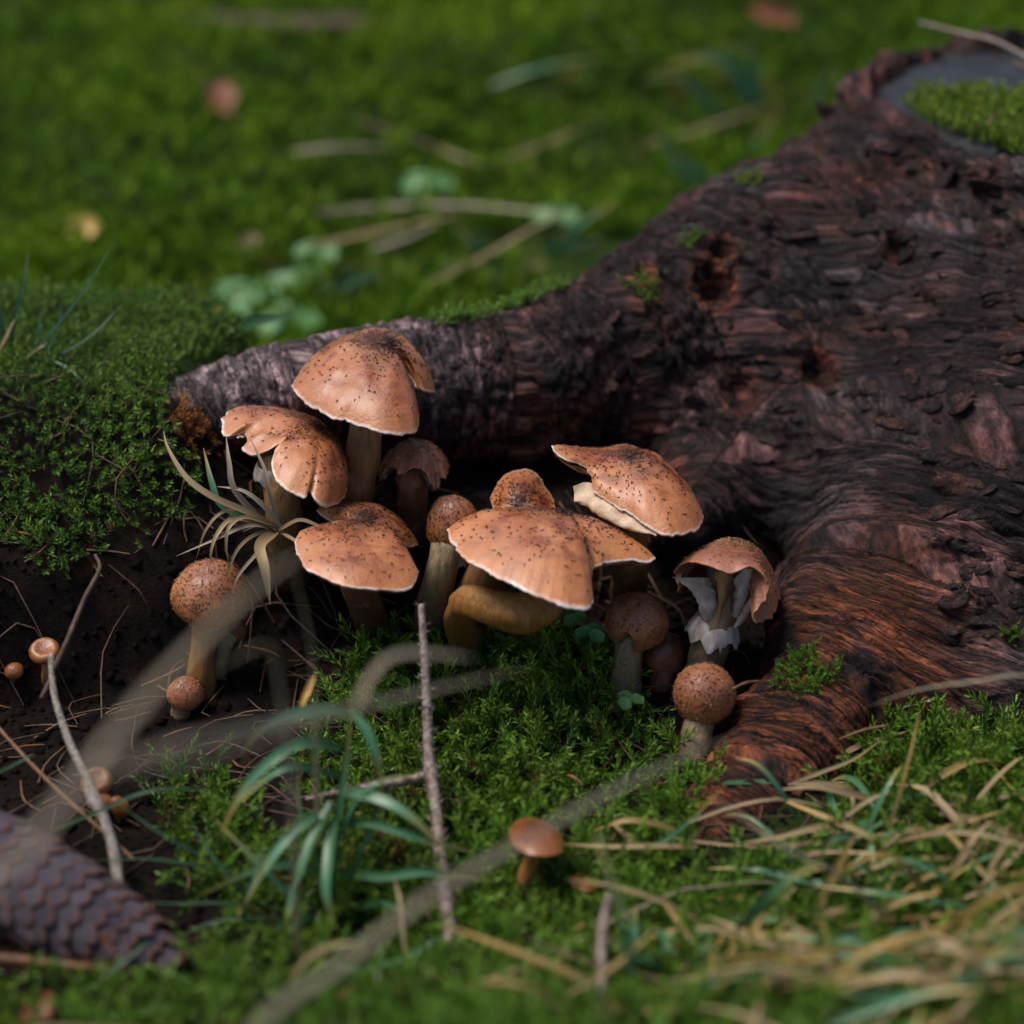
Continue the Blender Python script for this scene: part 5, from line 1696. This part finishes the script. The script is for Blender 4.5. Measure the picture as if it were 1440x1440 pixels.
sm_ = mesh('scale', np.vstack([up_, dn_]), [Fq, Fq[:, ::-1] + nS, np.stack([loop, loop + nS, l2 + nS, l2], -1)], True, {'s': np.tile(np.maximum(np.abs(vv) ** 3, np.clip((uu - .5) * 2, 0, 1) ** 2).ravel(), 2)})
sm_.materials.append(MAT['cone'])
V, F, t = tube([ca + cax * CL * f for f in np.linspace(0, .97, 7)], [float(cone_r(f)) - .0035 for f in np.linspace(0, .97, 7)], 20, 16)
part(cone, 'core', V, F, MAT['twig_dark'])
rows = 16
per = 15
rc = np.random.default_rng(3)
for i in range(rows):
    for j in range(per):
        f = i / rows * 1.0 + rc.uniform(-.004, .004)
        an = 2 * math.pi * (j / per + (i % 2) * .5 / per)
        rad = float(cone_r(f))
        out = e1 * math.cos(an) + e2 * math.sin(an)
        tan = np.cross(cax, out)
        p = ca + cax * (CL * f - .004) + out * (rad - .0034)
        L = .0105 * rc.uniform(.88, 1.10) * (1 if f < .75 else 1 - 1.2 * (f - .75))
        W = 2 * math.pi * rad / per * 1.22
        slope = float(cone_r(min(1, f + .04)) - cone_r(max(0, f - .02))) / (.06 * CL)
        xx = unit(cax + out * (slope + rc.uniform(-.02, .12)))
        zz = np.cross(xx, tan)
        o = bpy.data.objects.new('scale', sm_)
        COL.objects.link(o)
        o.parent = cone
        q = p - ca
        o.matrix_local = Matrix(((xx[0] * L, tan[0] * W, out[0] * L * .8, q[0]), (xx[1] * L, tan[1] * W, out[1] * L * .8, q[1]), (xx[2] * L, tan[2] * W, out[2] * L * .8, q[2]), (0, 0, 0, 1)))

# dark log and stone far behind
lg = ground_at(420, 66)
V, F, t = tube([lg + np.array([-.10, .05, .004]), lg + np.array([-.04, .01, .010]), lg + np.array([.03, .0, .012]), lg + np.array([.08, .03, .006])], [.006, .009, .008, .005], 30, 12, .25, 4)
o = link('rotten_branch', mesh('rotten_branch', V - lg, F), MAT['twig_dark']); o.location = lg
tag(o, 'dark rotten branch lying far back in the mossy clearing', 'branch')

# crumbs of soil, rootlets and needles in the hollow
rl = np.random.default_rng(60)
P, Nn, u, v, d = ground_field(-.20, .12, -.15, .075, .0030, rl)
k = ~inside(u, v, FRONT) & ~inside(u, v, BANK) & (rl.uniform(0, 1, len(P)) < .75)
P, Nn = P[k], Nn[k]
n = len(P)
oct_ = np.array([[1, 0, 0], [-1, 0, 0], [0, 1, 0], [0, -1, 0], [0, 0, 1], [0, 0, -1.0]])
of_ = np.array([[0, 2, 4], [2, 1, 4], [1, 3, 4], [3, 0, 4], [2, 0, 5], [1, 2, 5], [3, 1, 5], [0, 3, 5]])
sz = rl.choice([.0007, .0012, .0022], n, p=[.5, .35, .15])[:, None, None] * rl.uniform(.5, 1.5, (n, 6, 1))
V = P[:, None] + np.einsum('nij,vj->nvi', frames(rl.normal(0, 1, (n, 3)), rl), oct_) * sz
F = (6 * np.arange(n)[:, None, None] + of_[None]).reshape(-1, 3)
# (crumbs lie wherever no moss grows)
o = link('soil_crumbs', mesh('soil_crumbs', V.reshape(-1, 3), F, False, {'green': np.zeros(6 * n)}), MAT['soil'])
tag(o, 'dark crumbs of humus on the soil under the root', 'soil', kind='stuff')
def litter(name, label, n, box, mat_, Lr, rad, seed, curl):
    r = np.random.default_rng(seed)
    Vs, Fs, base = [], [], 0
    A = np.stack([r.uniform(box[0], box[1], n), r.uniform(box[2], box[3], n)], -1)
    an = r.uniform(0, 6.28, n)
    L = r.uniform(*Lr, n)
    C_ = A + np.stack([np.cos(an), np.sin(an)], -1) * L[:, None]
    B_ = (A + C_) / 2 + r.normal(0, 1, (n, 2)) * (curl * L)[:, None]
    za, zb, zc = (H(q[:, 0], q[:, 1]) + .0008 for q in (A, B_, C_))
    zc = zc + r.uniform(0, .004, n)
    zb = np.maximum(zb, (za + zc) / 2)
    for i in range(n):
        V, F, t = tube([(*A[i], za[i]), (*B_[i], zb[i]), (*C_[i], zc[i])], [rad, rad * 1.1, rad * .5], 6, 4, caps=False)
        Vs.append(V); Fs.append(F[0] + base); base += len(V)
    o = link(name, mesh(name, np.vstack(Vs), np.vstack(Fs)), mat_)
    tag(o, label, 'litter', kind='stuff')
litter('needle_litter', 'scattered dry needles on the soil and moss', 240, (-.2, .14, -.16, .05), MAT['needle'], (.006, .016), .00035, 71, .10)
litter('rootlet_litter', 'fine dark rootlets over the bare soil', 300, (-.2, .08, -.10, .05), MAT['twig_dark'], (.008, .03), .0003, 72, .25)
